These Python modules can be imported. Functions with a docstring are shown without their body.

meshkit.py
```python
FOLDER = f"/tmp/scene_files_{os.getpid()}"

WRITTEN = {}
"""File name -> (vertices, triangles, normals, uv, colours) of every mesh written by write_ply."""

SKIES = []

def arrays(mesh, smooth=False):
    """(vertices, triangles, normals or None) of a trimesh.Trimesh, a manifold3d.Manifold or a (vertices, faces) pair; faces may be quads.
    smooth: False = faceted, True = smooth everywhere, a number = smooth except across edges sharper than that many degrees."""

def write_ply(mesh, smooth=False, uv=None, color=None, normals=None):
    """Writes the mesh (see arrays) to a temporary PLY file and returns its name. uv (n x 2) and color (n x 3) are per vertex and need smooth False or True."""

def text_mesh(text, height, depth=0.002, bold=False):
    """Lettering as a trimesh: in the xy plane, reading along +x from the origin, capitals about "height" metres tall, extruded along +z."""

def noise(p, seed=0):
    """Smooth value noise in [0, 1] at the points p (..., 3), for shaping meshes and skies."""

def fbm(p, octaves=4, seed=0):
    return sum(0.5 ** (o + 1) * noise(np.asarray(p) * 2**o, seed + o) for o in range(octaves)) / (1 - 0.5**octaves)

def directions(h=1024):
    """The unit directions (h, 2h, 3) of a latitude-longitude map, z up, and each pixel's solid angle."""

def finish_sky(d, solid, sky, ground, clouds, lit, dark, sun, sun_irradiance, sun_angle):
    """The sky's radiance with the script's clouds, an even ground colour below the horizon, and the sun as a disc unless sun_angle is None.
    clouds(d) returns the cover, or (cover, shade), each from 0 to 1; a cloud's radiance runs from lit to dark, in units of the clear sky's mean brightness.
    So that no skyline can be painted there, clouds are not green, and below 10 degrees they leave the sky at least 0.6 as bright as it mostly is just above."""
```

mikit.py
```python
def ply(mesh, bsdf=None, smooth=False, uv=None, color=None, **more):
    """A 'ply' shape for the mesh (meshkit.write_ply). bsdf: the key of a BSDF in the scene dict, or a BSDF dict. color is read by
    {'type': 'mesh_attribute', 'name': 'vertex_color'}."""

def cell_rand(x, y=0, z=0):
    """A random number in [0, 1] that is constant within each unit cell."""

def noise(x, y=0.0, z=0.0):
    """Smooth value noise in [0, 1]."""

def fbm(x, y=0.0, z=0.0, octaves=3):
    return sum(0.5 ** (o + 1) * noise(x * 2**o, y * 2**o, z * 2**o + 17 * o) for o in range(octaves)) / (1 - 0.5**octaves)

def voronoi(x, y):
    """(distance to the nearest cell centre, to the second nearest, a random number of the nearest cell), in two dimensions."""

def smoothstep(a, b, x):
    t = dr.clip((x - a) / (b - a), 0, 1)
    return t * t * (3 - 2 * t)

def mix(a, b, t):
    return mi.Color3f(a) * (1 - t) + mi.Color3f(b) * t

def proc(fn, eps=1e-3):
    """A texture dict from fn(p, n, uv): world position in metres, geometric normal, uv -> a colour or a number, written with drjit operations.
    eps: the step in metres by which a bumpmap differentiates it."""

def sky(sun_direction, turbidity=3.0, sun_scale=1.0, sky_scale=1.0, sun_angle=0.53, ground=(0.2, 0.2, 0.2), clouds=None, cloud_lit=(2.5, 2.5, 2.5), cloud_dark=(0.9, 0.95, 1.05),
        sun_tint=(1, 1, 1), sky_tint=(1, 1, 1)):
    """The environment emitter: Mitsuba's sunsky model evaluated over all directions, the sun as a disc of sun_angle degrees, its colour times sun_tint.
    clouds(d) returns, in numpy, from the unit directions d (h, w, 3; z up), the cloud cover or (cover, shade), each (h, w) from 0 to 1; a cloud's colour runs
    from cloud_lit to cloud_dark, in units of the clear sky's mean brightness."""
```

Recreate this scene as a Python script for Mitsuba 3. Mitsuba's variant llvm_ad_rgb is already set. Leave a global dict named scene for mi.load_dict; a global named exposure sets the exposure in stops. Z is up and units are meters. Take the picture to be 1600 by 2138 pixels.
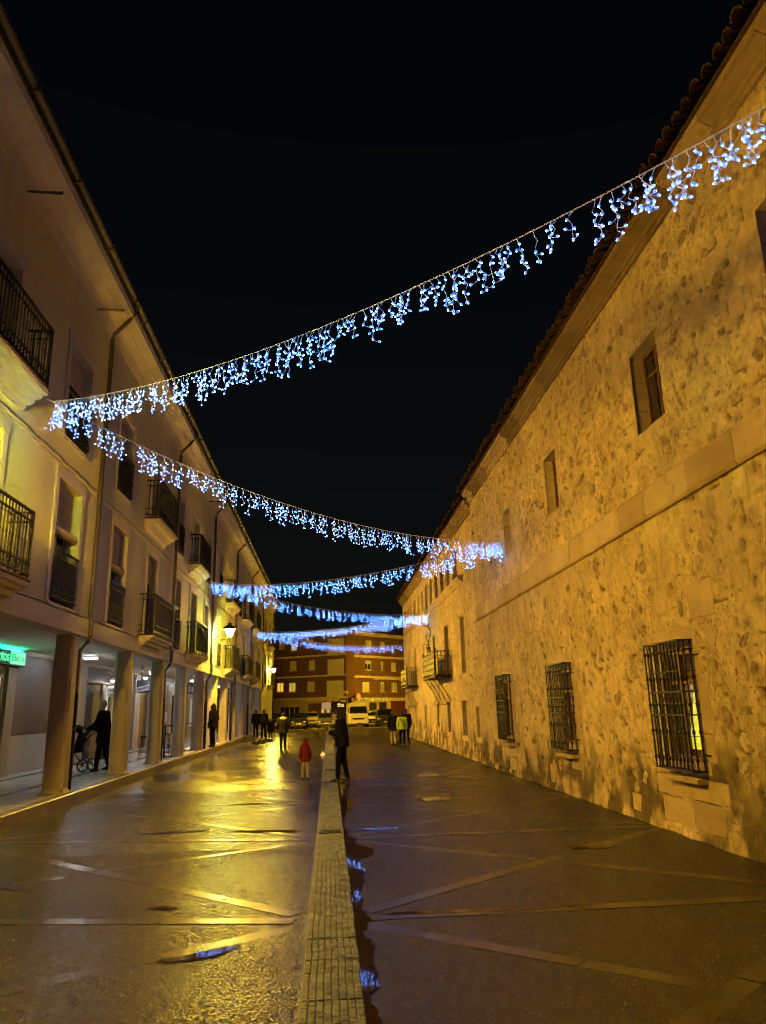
import math, random
import numpy as np, trimesh, manifold3d as m3
import mitsuba as mi, drjit as dr
import mikit, meshkit
from mikit import proc, ply

random.seed(7)
rng = np.random.default_rng(7)
T = mi.ScalarTransform4f
scene, labels = {}, {}

# ------------------------------------------------------------------ camera, sky, exposure
EYE = np.array([0, 0, 1.75])
def camera_frame():                                   # street vanishing point, plumb-line vanishing point, focal length, all measured in the photograph
    f = 1520.0
    y = np.array([687 - 800, 1481 - 1069, f]); y /= np.linalg.norm(y)
    z = np.array([662 - 800, -4440 - 1069, f]); z -= y * (z @ y); z /= np.linalg.norm(z)
    return np.stack([np.cross(y, z), y, z])
CAM = camera_frame()
m = np.eye(4); m[:3, 0], m[:3, 1], m[:3, 2], m[:3, 3] = -CAM[:, 0], -CAM[:, 1], CAM[:, 2], EYE
scene['camera'] = {'type': 'perspective', 'fov': 2 * math.degrees(math.atan(800 / 1520)), 'fov_axis': 'x', 'near_clip': 0.05, 'far_clip': 2000.0, 'to_world': T(m)}
scene['sky'] = {**mikit.sky((0.2, -0.9, 0.03), turbidity=3, sun_scale=0.0, sky_scale=0.12, sky_tint=(0.7, 0.85, 1.25)), 'sampling_weight': 0.6}
exposure = 0.0
SODIUM = np.array([1.0, 0.54, 0.027])
LED = np.array([0.84, 0.95, 1.10])

# ------------------------------------------------------------------ materials
def simple(color, rough=0.6, metal=0.0, spec=0.5, **kw):
    c = color if isinstance(color, dict) else {'type': 'rgb', 'value': list(map(float, color))}
    r = rough if isinstance(rough, dict) else float(rough)
    return {'type': 'principled', 'base_color': c, 'roughness': r, 'metallic': float(metal), 'specular': float(spec), **kw}
def two(b): return {'type': 'twosided', 'bsdf': b}
def bump(b, fn, eps=2e-3): return {'type': 'bumpmap', 'scale': 1.0, 'arbitrary': {**proc(fn, eps)}, 'bsdf': b}
def mat(name, *a, **k): scene[name] = two(simple(*a, **k))
fb, nz, sst, mx, C3 = mikit.fbm, mikit.noise, mikit.smoothstep, mikit.mix, mi.Color3f

def plaster(base, dark):
    def fn(p, n, uv):
        a = fb(p.x * .7 + p.y * .9, p.z * .5, 3.0, 4); s = nz(p.y * 6.0, p.z * .45, p.x)
        return mx(base, dark, dr.clip(sst(.35, .8, a) * .6 + sst(.6, .95, s) * .35, 0, 1))
    return proc(fn)
mat('m_plaster', plaster((.62, .585, .34), (.50, .465, .28)), .75, spec=.25)
mat('m_plaster_grey', plaster((.53, .50, .38), (.43, .405, .31)), .75, spec=.25)
mat('m_trim', plaster((.60, .54, .44), (.47, .42, .34)), .65, spec=.3)
mat('m_soffit', plaster((.62, .60, .56), (.50, .48, .45)), .8, spec=.2)
mat('m_post', plaster((.34, .28, .21), (.25, .205, .155)), .55, spec=.4)
def stone_col(p, n, uv):
    a = fb(p.x * 1.1 + p.y * 1.1, p.z * 1.1, 2.0, 4); s = fb(p.y * 9, p.z * 9, p.x * 9, 3)
    c = mx((.50, .395, .245), (.40, .30, .17), sst(.3, .75, a))
    return mx(c, (.31, .235, .14), sst(.52, .8, s) * .6)
mat('m_ashlar', proc(stone_col), .8, spec=.2)
def ashlar_dark(p, n, uv): return stone_col(p, n, uv) * C3(.80, .77, .72)
mat('m_ashlar_grey', proc(ashlar_dark), .8, spec=.2)
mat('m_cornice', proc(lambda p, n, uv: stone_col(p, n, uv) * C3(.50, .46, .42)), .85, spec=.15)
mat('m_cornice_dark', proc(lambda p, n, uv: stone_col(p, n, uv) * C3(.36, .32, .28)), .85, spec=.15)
def grit_bump(p, n, uv): return .0016 * nz(p.y * 34, p.z * 34, p.x * 34) + .0012 * nz(p.y * 80, p.z * 80, 3.0) + .0015 * nz(p.y * 12, p.z * 15, 5.0)
def wear(p, n, uv):                                     # fine pitting and grime of the old stone
    z = sst(.35, .65, fb(p.y * .9, p.z * .9, 7.0, 3))
    return dr.clip(.42 * sst(.50, .78, fb(p.y * 21, p.z * 17, 2.0, 3)) * (.45 + .55 * z) + .75 * sst(.80, .88, nz(p.y * 33, p.z * 24, 9.0)) * z, 0, 1)
scene['m_rubble'] = two(bump({'type': 'blendbsdf', 'weight': proc(wear), 'a': simple({'type': 'mesh_attribute', 'name': 'vertex_color'}, .9, spec=.1), 'b': simple((.20, .135, .07), .9, spec=.1)}, grit_bump))
def rub(k, c): mat(k, proc(lambda p, n, uv: mx(c, tuple(x * .55 for x in c), sst(.35, .75, fb(p.x * 14, p.y * 14, p.z * 14, 3)))), .85, spec=.15)
rub('m_rock_a', (.42, .30, .17)); rub('m_rock_b', (.50, .41, .27)); rub('m_rock_c', (.33, .235, .13))
mat('m_tile', proc(lambda p, n, uv: mx((.075, .036, .022), (.028, .018, .013), fb(p.x * 6, p.y * 3, p.z * 6, 3))), .8, spec=.2)
mat('m_iron', (.010, .009, .009), .55, spec=.25)
mat('m_pipe', (.10, .085, .07), .35, metal=.6)
mat('m_gutter', (.09, .085, .07), .5, metal=.3)
mat('m_wood', proc(lambda p, n, uv: mx((.16, .075, .032), (.085, .04, .02), nz(p.y * 40, p.z * 3, p.x * 40))), .5)
mat('m_wood_dark', (.022, .015, .011), .5)
mat('m_frame_white', (.55, .52, .46), .5)
mat('m_blind', proc(lambda p, n, uv: mx((.42, .36, .26), (.30, .26, .19), sst(.3, .7, nz(p.z * 22, 1.0, 1.0)))), .7)
mat('m_window_back', (.028, .025, .022), .9)
mat('m_curtain_light', (.40, .37, .30), .9)
scene['m_glass'] = {'type': 'thindielectric', 'int_ior': 1.5}
mat('m_marble', proc(lambda p, n, uv: mx((.55, .53, .48), (.42, .40, .36), fb(p.y * 3, p.x * 3, 0.0, 4))), proc(lambda p, n, uv: .16 + .16 * nz(p.x * 3, p.y * 3)), spec=.5)
mat('m_marble_dark', (.13, .10, .085), .22, spec=.5)
mat('m_kerb', proc(lambda p, n, uv: mx((.22, .17, .125), (.13, .10, .075), fb(p.y * 5, p.x * 9, p.z * 9, 4))), .33, spec=.5)
# wet asphalt: smooth water film over coarse grit, drier towards the right-hand wall
def asph_col(p, n, uv):
    a = fb(p.x * .8, p.y * .8, 0.0, 4); g = nz(p.x * 95, p.y * 95)
    c = mx((.020, .017, .013), (.010, .009, .0075), sst(.3, .7, a))
    return c * (.7 + .75 * g * g)
def asph_rough(p, n, uv):
    w = fb(p.x * .55 + 7, p.y * .32, 0.0, 3)
    return .15 + .12 * sst(.38, .62, w) + .14 * sst(1.2, 3.6, p.x) + .16 * (1.0 - sst(9.0, 17.0, p.y))
def asph_bump(p, n, uv):
    d = dr.sqrt(p.x * p.x + p.y * p.y)
    k = 1.0 - .75 * sst(8, 26, d)
    dry = 1.0 - .35 * sst(.45, .62, fb(p.x * .9, p.y * .5, 4.0, 3))
    return (.0010 * nz(p.x * 150, p.y * 150) + .0021 * nz(p.x * 70 + 9, p.y * 70)) * k * dry + .008 * nz(p.x * .8, p.y * 1.1) + .0035 * nz(p.x * 2.3, p.y * 2.3) + .0012 * nz(p.x * 9, p.y * 9)
scene['m_asphalt'] = two(bump(simple(proc(asph_col), proc(asph_rough), spec=.5), asph_bump))
def strip_bump(p, n, uv): return .0007 * nz(p.x * 80, p.y * 80) + .002 * nz(p.x * 2, p.y * 2)
scene['m_strip'] = two(bump(simple(proc(lambda p, n, uv: mx((.036, .029, .022), (.022, .018, .014), fb(p.x * 4, p.y * 4, 0.0, 4))), .24, spec=.5), strip_bump))
scene['m_paver'] = two(simple(proc(lambda p, n, uv: mx((.135, .155, .24), (.07, .085, .13), sst(.3, .72, fb(p.x * 13, p.y * 13, 0.0, 4)))), .5, spec=.35))
scene['m_water'] = two(simple((.016, .0095, .005), .012, spec=.36))
mat('m_road', (.05, .045, .04), .4)
mat('m_line', (.55, .5, .42), .5)
def brick_col(p, n, uv):
    u = p.x * .95 + p.y * .3; r = dr.floor(p.z / .07); row = p.z / .07 - r
    x = u / .25 + .5 * (r - 2 * dr.floor(r / 2)); fx = x - dr.floor(x)
    joint = dr.maximum(1 - sst(.0, .12, row), 1 - sst(.0, .05, fx))
    return mx(mx((.135, .068, .034), (.085, .045, .024), mikit.cell_rand(x, r)), (.28, .22, .16), joint * .5)
mat('m_brick', proc(brick_col), .8, spec=.2)
mat('m_band', (.52, .40, .27), .7)
mat('m_shutter', (.50, .46, .36), .6)
mat('m_redwall', (.11, .03, .018), .6)
mat('m_shopwall', (.34, .27, .18), .7)
mat('m_dado_brown', plaster((.10, .052, .022), (.075, .038, .016)), .6)
mat('m_dado_white', plaster((.40, .36, .29), (.28, .25, .20)), .45)
mat('m_cream', plaster((.40, .32, .20), (.28, .22, .14)), .6)
mat('m_dark', (.02, .018, .016), .5)
mat('m_white', (.75, .75, .74), .5)
mat('m_red_print', (.45, .06, .05), .5)
mat('m_blue_print', (.05, .09, .22), .5)
mat('m_poster_green', (.05, .30, .14), .5)
mat('m_wire', (.72, .74, .78), .5)
mat('m_leaf', (.06, .09, .03), .6)
mat('m_skin', (.45, .27, .19), .5)
mat('m_hair', (.018, .012, .009), .5)
mat('m_navy', (.008, .0085, .013), .9, spec=.06)
mat('m_black_cloth', (.006, .0056, .0055), .9, spec=.06)
mat('m_grey_cloth', (.018, .016, .015), .9, spec=.08)
mat('m_pale_cloth', (.42, .38, .32), .9, spec=.2)
mat('m_fur', (.50, .45, .36), .95, spec=.1)
mat('m_red_cloth', (.15, .014, .009), .85, spec=.2)
mat('m_green_cloth', (.38, .50, .05), .8, spec=.2)
mat('m_beige', (.36, .29, .21), .9, spec=.2)
mat('m_shoe', (.02, .018, .017), .6)
mat('m_paint_black', (.012, .012, .013), .25, spec=.6, clearcoat=1.0)
mat('m_paint_grey', (.03, .03, .03), .3, metal=.5, clearcoat=1.0)
mat('m_paint_silver', (.18, .165, .14), .3, metal=.4, clearcoat=1.0)
mat('m_paint_white', (.68, .66, .60), .35, spec=.5, clearcoat=.6)
mat('m_carglass', (.010, .011, .012), .06, spec=.6)
mat('m_tyre', (.02, .02, .02), .8)
mat('m_chrome', (.6, .6, .58), .2, metal=1.0)
mat('m_headlamp', (.62, .60, .55), .15, spec=.8)

# ------------------------------------------------------------------ mesh helpers
def _chamfer_topology():
    s = np.array([[x, y, z] for x in (-1, 1) for y in (-1, 1) for z in (-1, 1)], float)
    v = np.vstack([s * (1 - .2 * np.array([a != 0, a != 1, a != 2])) for a in range(3)])
    h = trimesh.convex.convex_hull(v)
    order = [int(np.argmin(((v - q) ** 2).sum(1))) for q in h.vertices]
    return s, np.array(order)[h.faces]
CS, CF = _chamfer_topology()
BV = np.array([[x, y, z] for x in (0, 1) for y in (0, 1) for z in (0, 1)], float)
BF = np.array([[0, 1, 3], [0, 3, 2], [4, 6, 7], [4, 7, 5], [0, 4, 5], [0, 5, 1], [2, 3, 7], [2, 7, 6], [0, 2, 6], [0, 6, 4], [1, 5, 7], [1, 7, 3]])
class MB:
    """Collects pieces of ONE object or part and joins them."""
    def __init__(s): s.v, s.f, s.n = [], [], 0
    def add(s, v, f):
        s.v.append(np.asarray(v, float)); s.f.append(np.asarray(f, int) + s.n); s.n += len(v); return s
    def tm(s, t): return s.add(t.vertices, t.faces)
    def box(s, x0, x1, y0, y1, z0, z1, c=0.0):
        lo, hi = np.minimum([x0, y0, z0], [x1, y1, z1]), np.maximum([x0, y0, z0], [x1, y1, z1])
        if c <= 0: return s.add(lo + BV * (hi - lo), BF)
        h = (hi - lo) / 2; c = min(c, h.min() * .8); ctr = (lo + hi) / 2
        v = np.vstack([ctr + CS * (h - c * np.array([a != 0, a != 1, a != 2])) for a in range(3)])
        return s.add(v, CF)
    def tube(s, pts, r, sides=6, cap=True):
        p = np.asarray(pts, float); t = np.gradient(p, axis=0); t /= np.linalg.norm(t, axis=1, keepdims=True) + 1e-12
        ref = np.where(np.abs(t[:, 2:]) < .9, [0, 0, 1.0], [1.0, 0, 0]); a = np.cross(t, ref); a /= np.linalg.norm(a, axis=1, keepdims=True)
        b = np.cross(t, a); g = np.arange(sides) * 2 * np.pi / sides
        v = p[:, None] + np.broadcast_to(r, (len(p),))[:, None, None] * (np.cos(g)[None, :, None] * a[:, None] + np.sin(g)[None, :, None] * b[:, None])
        i, j = np.meshgrid(np.arange(len(p) - 1), np.arange(sides), indexing='ij'); k = (j + 1) % sides
        q = np.stack([i * sides + j, (i + 1) * sides + j, (i + 1) * sides + k, i * sides + k], -1).reshape(-1, 4)
        f = np.vstack([q[:, [0, 2, 1]], q[:, [0, 3, 2]]]); v = v.reshape(-1, 3)
        if cap:
            n = len(v); v = np.vstack([v, p[:1], p[-1:]]); j = np.arange(sides); e = n - sides
            f = np.vstack([f, np.stack([j * 0 + n, (j + 1) % sides, j], 1), np.stack([j * 0 + n + 1, e + j, e + (j + 1) % sides], 1)])
        return s.add(v, f)
    def lathe(s, prof, ctr=(0, 0, 0), sides=10):
        return s.tube([(ctr[0], ctr[1], ctr[2] + z) for r, z in prof], [r for r, z in prof], sides)
    def move(s, dx=0, dy=0, dz=0):
        s.v = [v + [dx, dy, dz] for v in s.v]; return s
    def mesh(s): return trimesh.Trimesh(np.vstack(s.v), np.vstack(s.f), process=False)
def numbered(k):
    if k not in used: used.add(k); return k
    i = counters.get(k, 0)
    while True:
        i += 1; q = f'{k}_{i:03d}'
        if q not in used: counters[k] = i; used.add(q); return q
used, counters = set(), {}
def obj(name, mesh, material, parent=None, smooth=False, **more):
    key = numbered(name if parent is None else parent + '__' + name)
    if isinstance(mesh, dict): scene[key] = {**mesh, **more}
    else:
        if isinstance(mesh, MB): mesh = mesh.mesh()
        scene[key] = ply(mesh, material, smooth=smooth, **more)
    return key
def thing(name, label, cat, group=None):
    key = numbered(name); labels[key] = {'label': label, 'category': cat}
    if group: labels[key]['group'] = group
    return key
def tag(key, label, cat, group=None):
    labels[key] = {'label': label, 'category': cat}
    if group: labels[key]['group'] = group
    return key
def kind(key, k, label=None):
    labels[key] = {**labels.get(key, {}), 'kind': k}
    if label: labels[key]['label'] = label
    return key
def glow(rgb, weight=1.0): return {'type': 'area', 'radiance': {'type': 'rgb', 'value': [float(x) for x in rgb]}, 'sampling_weight': float(weight)}
def ball(r, ctr, scale=(1, 1, 1), sub=1):
    t = trimesh.creation.icosphere(sub, r); t.vertices = t.vertices * scale + ctr; return t
def cells(y0, y1, z0, z1, holes):
    """The rectangle minus its holes, as rectangles."""
    ys = sorted({y0, y1, *[min(max(h[k], y0), y1) for h in holes for k in (0, 1)]}); zs = sorted({z0, z1, *[min(max(h[k], z0), z1) for h in holes for k in (2, 3)]})
    for a, b in zip(ys, ys[1:]):
        run = None
        for c, d in zip(zs, zs[1:]):
            ym, zm = (a + b) / 2, (c + d) / 2
            if any(h[0] < ym < h[1] and h[2] < zm < h[3] for h in holes):
                if run: yield a, b, *run
                run = None
            else: run = (run[0], d) if run else (c, d)
        if run: yield a, b, *run
# ------------------------------------------------------------------ lanterns (real lamps: two in view, one on the wall just outside the frame on the left, one behind the corner of the mansion)
LAMP_R = 5600.0
def lantern_head(t, x, y, z, power=1.0):
    g = MB()                                                        # tapered four-sided glass, wider at the top
    v = [(x + sx * w, y + sy * w, zz) for zz, w in ((z, .10), (z + .36, .18)) for sx, sy in ((-1, -1), (1, -1), (1, 1), (-1, 1))]
    g.add(v, [[0, 1, 5], [0, 5, 4], [1, 2, 6], [1, 6, 5], [2, 3, 7], [2, 7, 6], [3, 0, 4], [3, 4, 7], [0, 3, 2], [0, 2, 1]])
    k = obj('glass', g, 'm_white', t); scene[k]['emitter'] = glow(SODIUM * 60 * power, .5)
    g = MB(); w0, w1 = .1595, .1815; v = [(x + sx * w, y + sy * w, zz) for zz, w in ((z + .20, w0), (z + .35, w1)) for sx, sy in ((-1, -1), (1, -1), (1, 1), (-1, 1))]
    g.add(v, [[0, 1, 5], [0, 5, 4], [1, 2, 6], [1, 6, 5], [2, 3, 7], [2, 7, 6], [3, 0, 4], [3, 4, 7], [0, 3, 2], [0, 2, 1]])
    k = obj('burner', g, 'm_white', t); scene[k]['emitter'] = glow(SODIUM * LAMP_R * power, 10 * power)
    f = MB()
    for sx, sy in ((-1, -1), (1, -1), (1, 1), (-1, 1)): f.tube([(x + sx * .105, y + sy * .105, z - .01), (x + sx * .187, y + sy * .187, z + .37)], .009, 5)
    for w, zz in ((.112, z - .012), (.198, z + .37)):
        for sx, sy in ((0, 1), (0, -1), (1, 0), (-1, 0)):
            f.box(x + (sx - (sx == 0)) * w - .008, x + (sx + (sx == 0)) * w + .008, y + (sy - (sy == 0)) * w - .008, y + (sy + (sy == 0)) * w + .008, zz - .012, zz + .012)
    obj('frame', f, 'm_iron', t)
    r = MB(); v = [(x + sx * w, y + sy * w, z + zz) for w, zz in ((.275, .372), (.28, .388), (.17, .50), (.09, .55), (.085, .60), (.105, .61), (.03, .66)) for sx, sy in ((-1, -1), (1, -1), (1, 1), (-1, 1))]
    f = [[0, 3, 2], [0, 2, 1], [24, 25, 26], [24, 26, 27]]
    for o in range(0, 24, 4):
        for i in range(4): j = (i + 1) % 4; f += [[o + i, o + j, o + 4 + j], [o + i, o + 4 + j, o + 4 + i]]
    r.add(v, f); r.lathe([(.012, .66), (.03, .70), (.004, .78)], (x, y, z), 6)
    obj('roof', r, 'm_iron', t)
def wall_lantern(y, label, power=1.0, z=5.02):
    t = thing('wall_lantern', label, 'lantern', 'street lanterns'); X = -5.3; x = -4.5
    a = MB(); a.tube([(X, y, z - .08), (x + .02, y, z - .08)], .014); a.box(X, X + .015, y - .03, y + .03, z - .45, z + .1)
    th = np.linspace(0, 4.5, 16); a.tube([(X + .30 + .12 * (1 - q / 6) * math.cos(q + 2), y, z - .22 + .12 * (1 - q / 6) * math.sin(q + 2)) for q in th], .009, 5)
    a.tube([(X + .55 + .07 * (1 - q / 6) * math.cos(q + 1), y, z - .16 + .06 * (1 - q / 6) * math.sin(q + 1)) for q in th], .008, 5)
    a.tube([(X + .01, y, z - .42), (X + .25, y, z - .2), (x - .15, y, z - .08)], .008, 5); a.tube([(x, y, z - .22), (x, y, z + .0)], .016)
    obj('bracket', a, 'm_iron', t)
    lantern_head(t, x, y, z, power)
wall_lantern(33.9, 'lit orange lantern on a scrolled iron bracket above the arcade', 1.15)
wall_lantern(8.3, 'lit wall lantern on the arcade front just left of the picture', .88, 5.22)
def street_lamp(x, y, z, label, power):
    t = thing('street_lamp', label, 'street lamp', 'street lanterns')
    p = MB(); p.lathe([(.14, 0), (.14, .25), (.08, .32), (.07, .9), (.045, 1.0), (.04, z - .15), (.06, z - .1), (.11, z - .02)], (x, y, 0), 10)
    obj('pole', p, 'm_iron', t, smooth=40); lantern_head(t, x, y, z, power)
street_lamp(-4.85, 66.0, 4.95, 'lit orange lantern on a slim post at the end of the arcade', 1.35)
street_lamp(10.5, 79.0, 4.95, 'lit post lantern hidden behind the corner of the mansion', 1.3)

# ------------------------------------------------------------------ ground
g = MB(); g.box(-300, 300, -60, 500, -1.0, -.02); kind(obj('ground', g, 'm_road'), 'structure')
def sheet(x0, x1, y0, y1, z, nx=1, ny=1):
    X, Y = np.meshgrid(np.linspace(x0, x1, nx + 1), np.linspace(y0, y1, ny + 1), indexing='ij'); v = np.stack([X.ravel(), Y.ravel(), X.ravel() * 0 + z], 1)
    i, j = np.meshgrid(np.arange(nx), np.arange(ny), indexing='ij'); a = i * (ny + 1) + j
    q = np.stack([a, a + ny + 1, a + ny + 2, a + 1], -1).reshape(-1, 4)
    return trimesh.Trimesh(v, np.vstack([q[:, [0, 1, 2]], q[:, [0, 2, 3]]]), process=False)
PAVE = obj('pavement', sheet(-5.16, 5.2, -4, 71.5, 0.0, 4, 30), 'm_asphalt'); kind(PAVE, 'structure', 'wet asphalt square laid out with pale diagonal strips')
kind(obj('road', sheet(-60, 60, 71.7, 84, -.012), 'm_asphalt'), 'structure')
g = MB(); g.box(-30, 40, 71.5, 71.7, -.02, .012); obj('kerb_line', g, 'm_line', PAVE)
# strips of long stones: a cross band at each node of the drain and two diagonals each side
NODE0, STEP = 6.98, 4.06
def strip_stones(p, q, w, dz, cut=None):
    p, q = np.array(p, float), np.array(q, float); L = np.linalg.norm(q - p); d = (q - p) / L; nrm = np.array([-d[1], d[0]]); s = 0.0; out = []
    while s < L - .05:
        e = min(s + rng.uniform(.75, 1.25), L)
        if L - e < .3: e = L
        for a, b in ([(s, e)] if cut is None or e < cut[0] or s > cut[1] else [(s, min(e, cut[0])), (max(s, cut[1]), e)]):
            if b - a > .08:
                h = dz + rng.uniform(-.001, .0015); a2, b2 = a + .006, b - .006
                c = [p + d * t + nrm * k for t, k in ((a2, -w / 2), (b2, -w / 2), (b2, w / 2), (a2, w / 2))]
                ci = [p + d * t + nrm * k for t, k in ((a2 + .004, -w / 2 + .004), (b2 - .004, -w / 2 + .004), (b2 - .004, w / 2 - .004), (a2 + .004, w / 2 - .004))]
                v = [(*x, -.01) for x in c] + [(*x, h - .0015) for x in c] + [(*x, h) for x in ci]
                f = [[8, 9, 10], [8, 10, 11]]
                for o in (0, 4):
                    for i in range(4): j = (i + 1) % 4; f += [[o + i, o + j, o + 4 + j], [o + i, o + 4 + j, o + 4 + i]]
                out.append((np.array(v), np.array(f), (a + b) / 2 * d[1] + p[1]))
        s = e
    return out
stones = []
for k in range(-2, 15):
    y = NODE0 + STEP * k
    for sx, xi, xo, sk in ((-1, -.30, -5.0, .75), (1, .32, 4.7, .05)):
        stones += strip_stones((xi, y), (xo, y + sk), .17, .0042)
        stones += strip_stones((xi, y + .20), (xo, y + STEP - .20 + sk), .17, .0034)
        L = math.hypot(xo - xi, STEP - .4); stones += strip_stones((xi, y + STEP - .20), (xo, y + .20 + sk), .17, .0024, (L / 2 - .15, L / 2 + .15))
stones.sort(key=lambda s: abs(s[2] - 5)); rest = MB()
for i, (v, f, yy) in enumerate(stones):
    if i < 290 and yy > 2.5: obj('paving_strip', trimesh.Trimesh(v, f, process=False), 'm_strip', PAVE)
    else: rest.add(v, f)
kind(obj('far_paving_strips', rest, 'm_strip', PAVE), 'stuff')
def grit(n, y0, y1, size, seed):
    r = np.random.default_rng(seed); y = np.sqrt(r.uniform(y0 ** 2, y1 ** 2, n)); x = r.uniform(-1, 1, n) * np.minimum(.62 * y + .4, 5.0)
    keep = (np.abs(x - .012) > .22) & (x > -5.1) & (x < 4.75); x, y = x[keep], y[keep]; n = len(x); a = r.uniform(0, 6.28, n); w = r.uniform(.6, 1.35, n) * size; k = np.arange(4)
    ring = np.stack([x[:, None] + w[:, None] * np.cos(a[:, None] + k * 1.5708) * r.uniform(.7, 1.2, (n, 4)), y[:, None] + w[:, None] * np.sin(a[:, None] + k * 1.5708) * r.uniform(.7, 1.2, (n, 4)), np.zeros((n, 4)) + .0001], -1)
    top = np.stack([x + r.normal(0, .3, n) * w, y + r.normal(0, .3, n) * w, w * r.uniform(.05, .30, n)], -1)[:, None]
    v = np.concatenate([ring, top], 1).reshape(-1, 3); b = (np.arange(n) * 5)[:, None]; f = np.concatenate([np.c_[b + i, b + (i + 1) % 4, b + 4] for i in range(4)])
    return trimesh.Trimesh(v, f, process=False)
mat('m_grit', (.024, .019, .014), .09, spec=.75); mat('m_grit_pale', (.11, .09, .07), .35, spec=.5)
kind(obj('wet_grit', grit(270000, 3.8, 10.5, .0085, 5), 'm_grit', PAVE), 'stuff'); kind(obj('wet_grit', grit(120000, 10.0, 18.0, .012, 6), 'm_grit', PAVE), 'stuff'); kind(obj('pale_grit', grit(9000, 3.8, 14.0, .008, 7), 'm_grit_pale', PAVE), 'stuff')
# drain strip of ribbed concrete pavers, an iron grate every now and then
DRAIN = thing('drain_strip', 'pale strip of ribbed concrete pavers running down the middle of the square', 'drain')
def paver(seed):
    r = np.random.default_rng(seed); b = MB(); b.box(-.196, .196, 0, .246, -.02, .012)
    for i in range(8):
        for j in range(7):
            x0, y0 = -.193 + i * .0484, .004 + j * .0345; h = .0235 + r.uniform(-.0015, .0015)
            b.box(x0 + .0035, x0 + .0449, y0 + .003, y0 + .0315, .005, h, .004)
    return ply(b.mesh(), 'm_paver')
PV = [paver(s) for s in range(4)]; GRATES = (11.35, 18.9, 22.6, 30.1)
yy = 2.6
while yy < 71.2:
    gk = [q for q in GRATES if q - .13 < yy < q + .13]
    if gk and False: pass
    obj('paver', PV[int(rng.integers(4))], None, DRAIN, to_world=T().translate([.012 + rng.uniform(-.004, .004), yy, rng.uniform(-.003, .002)]))
    yy += .252
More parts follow.
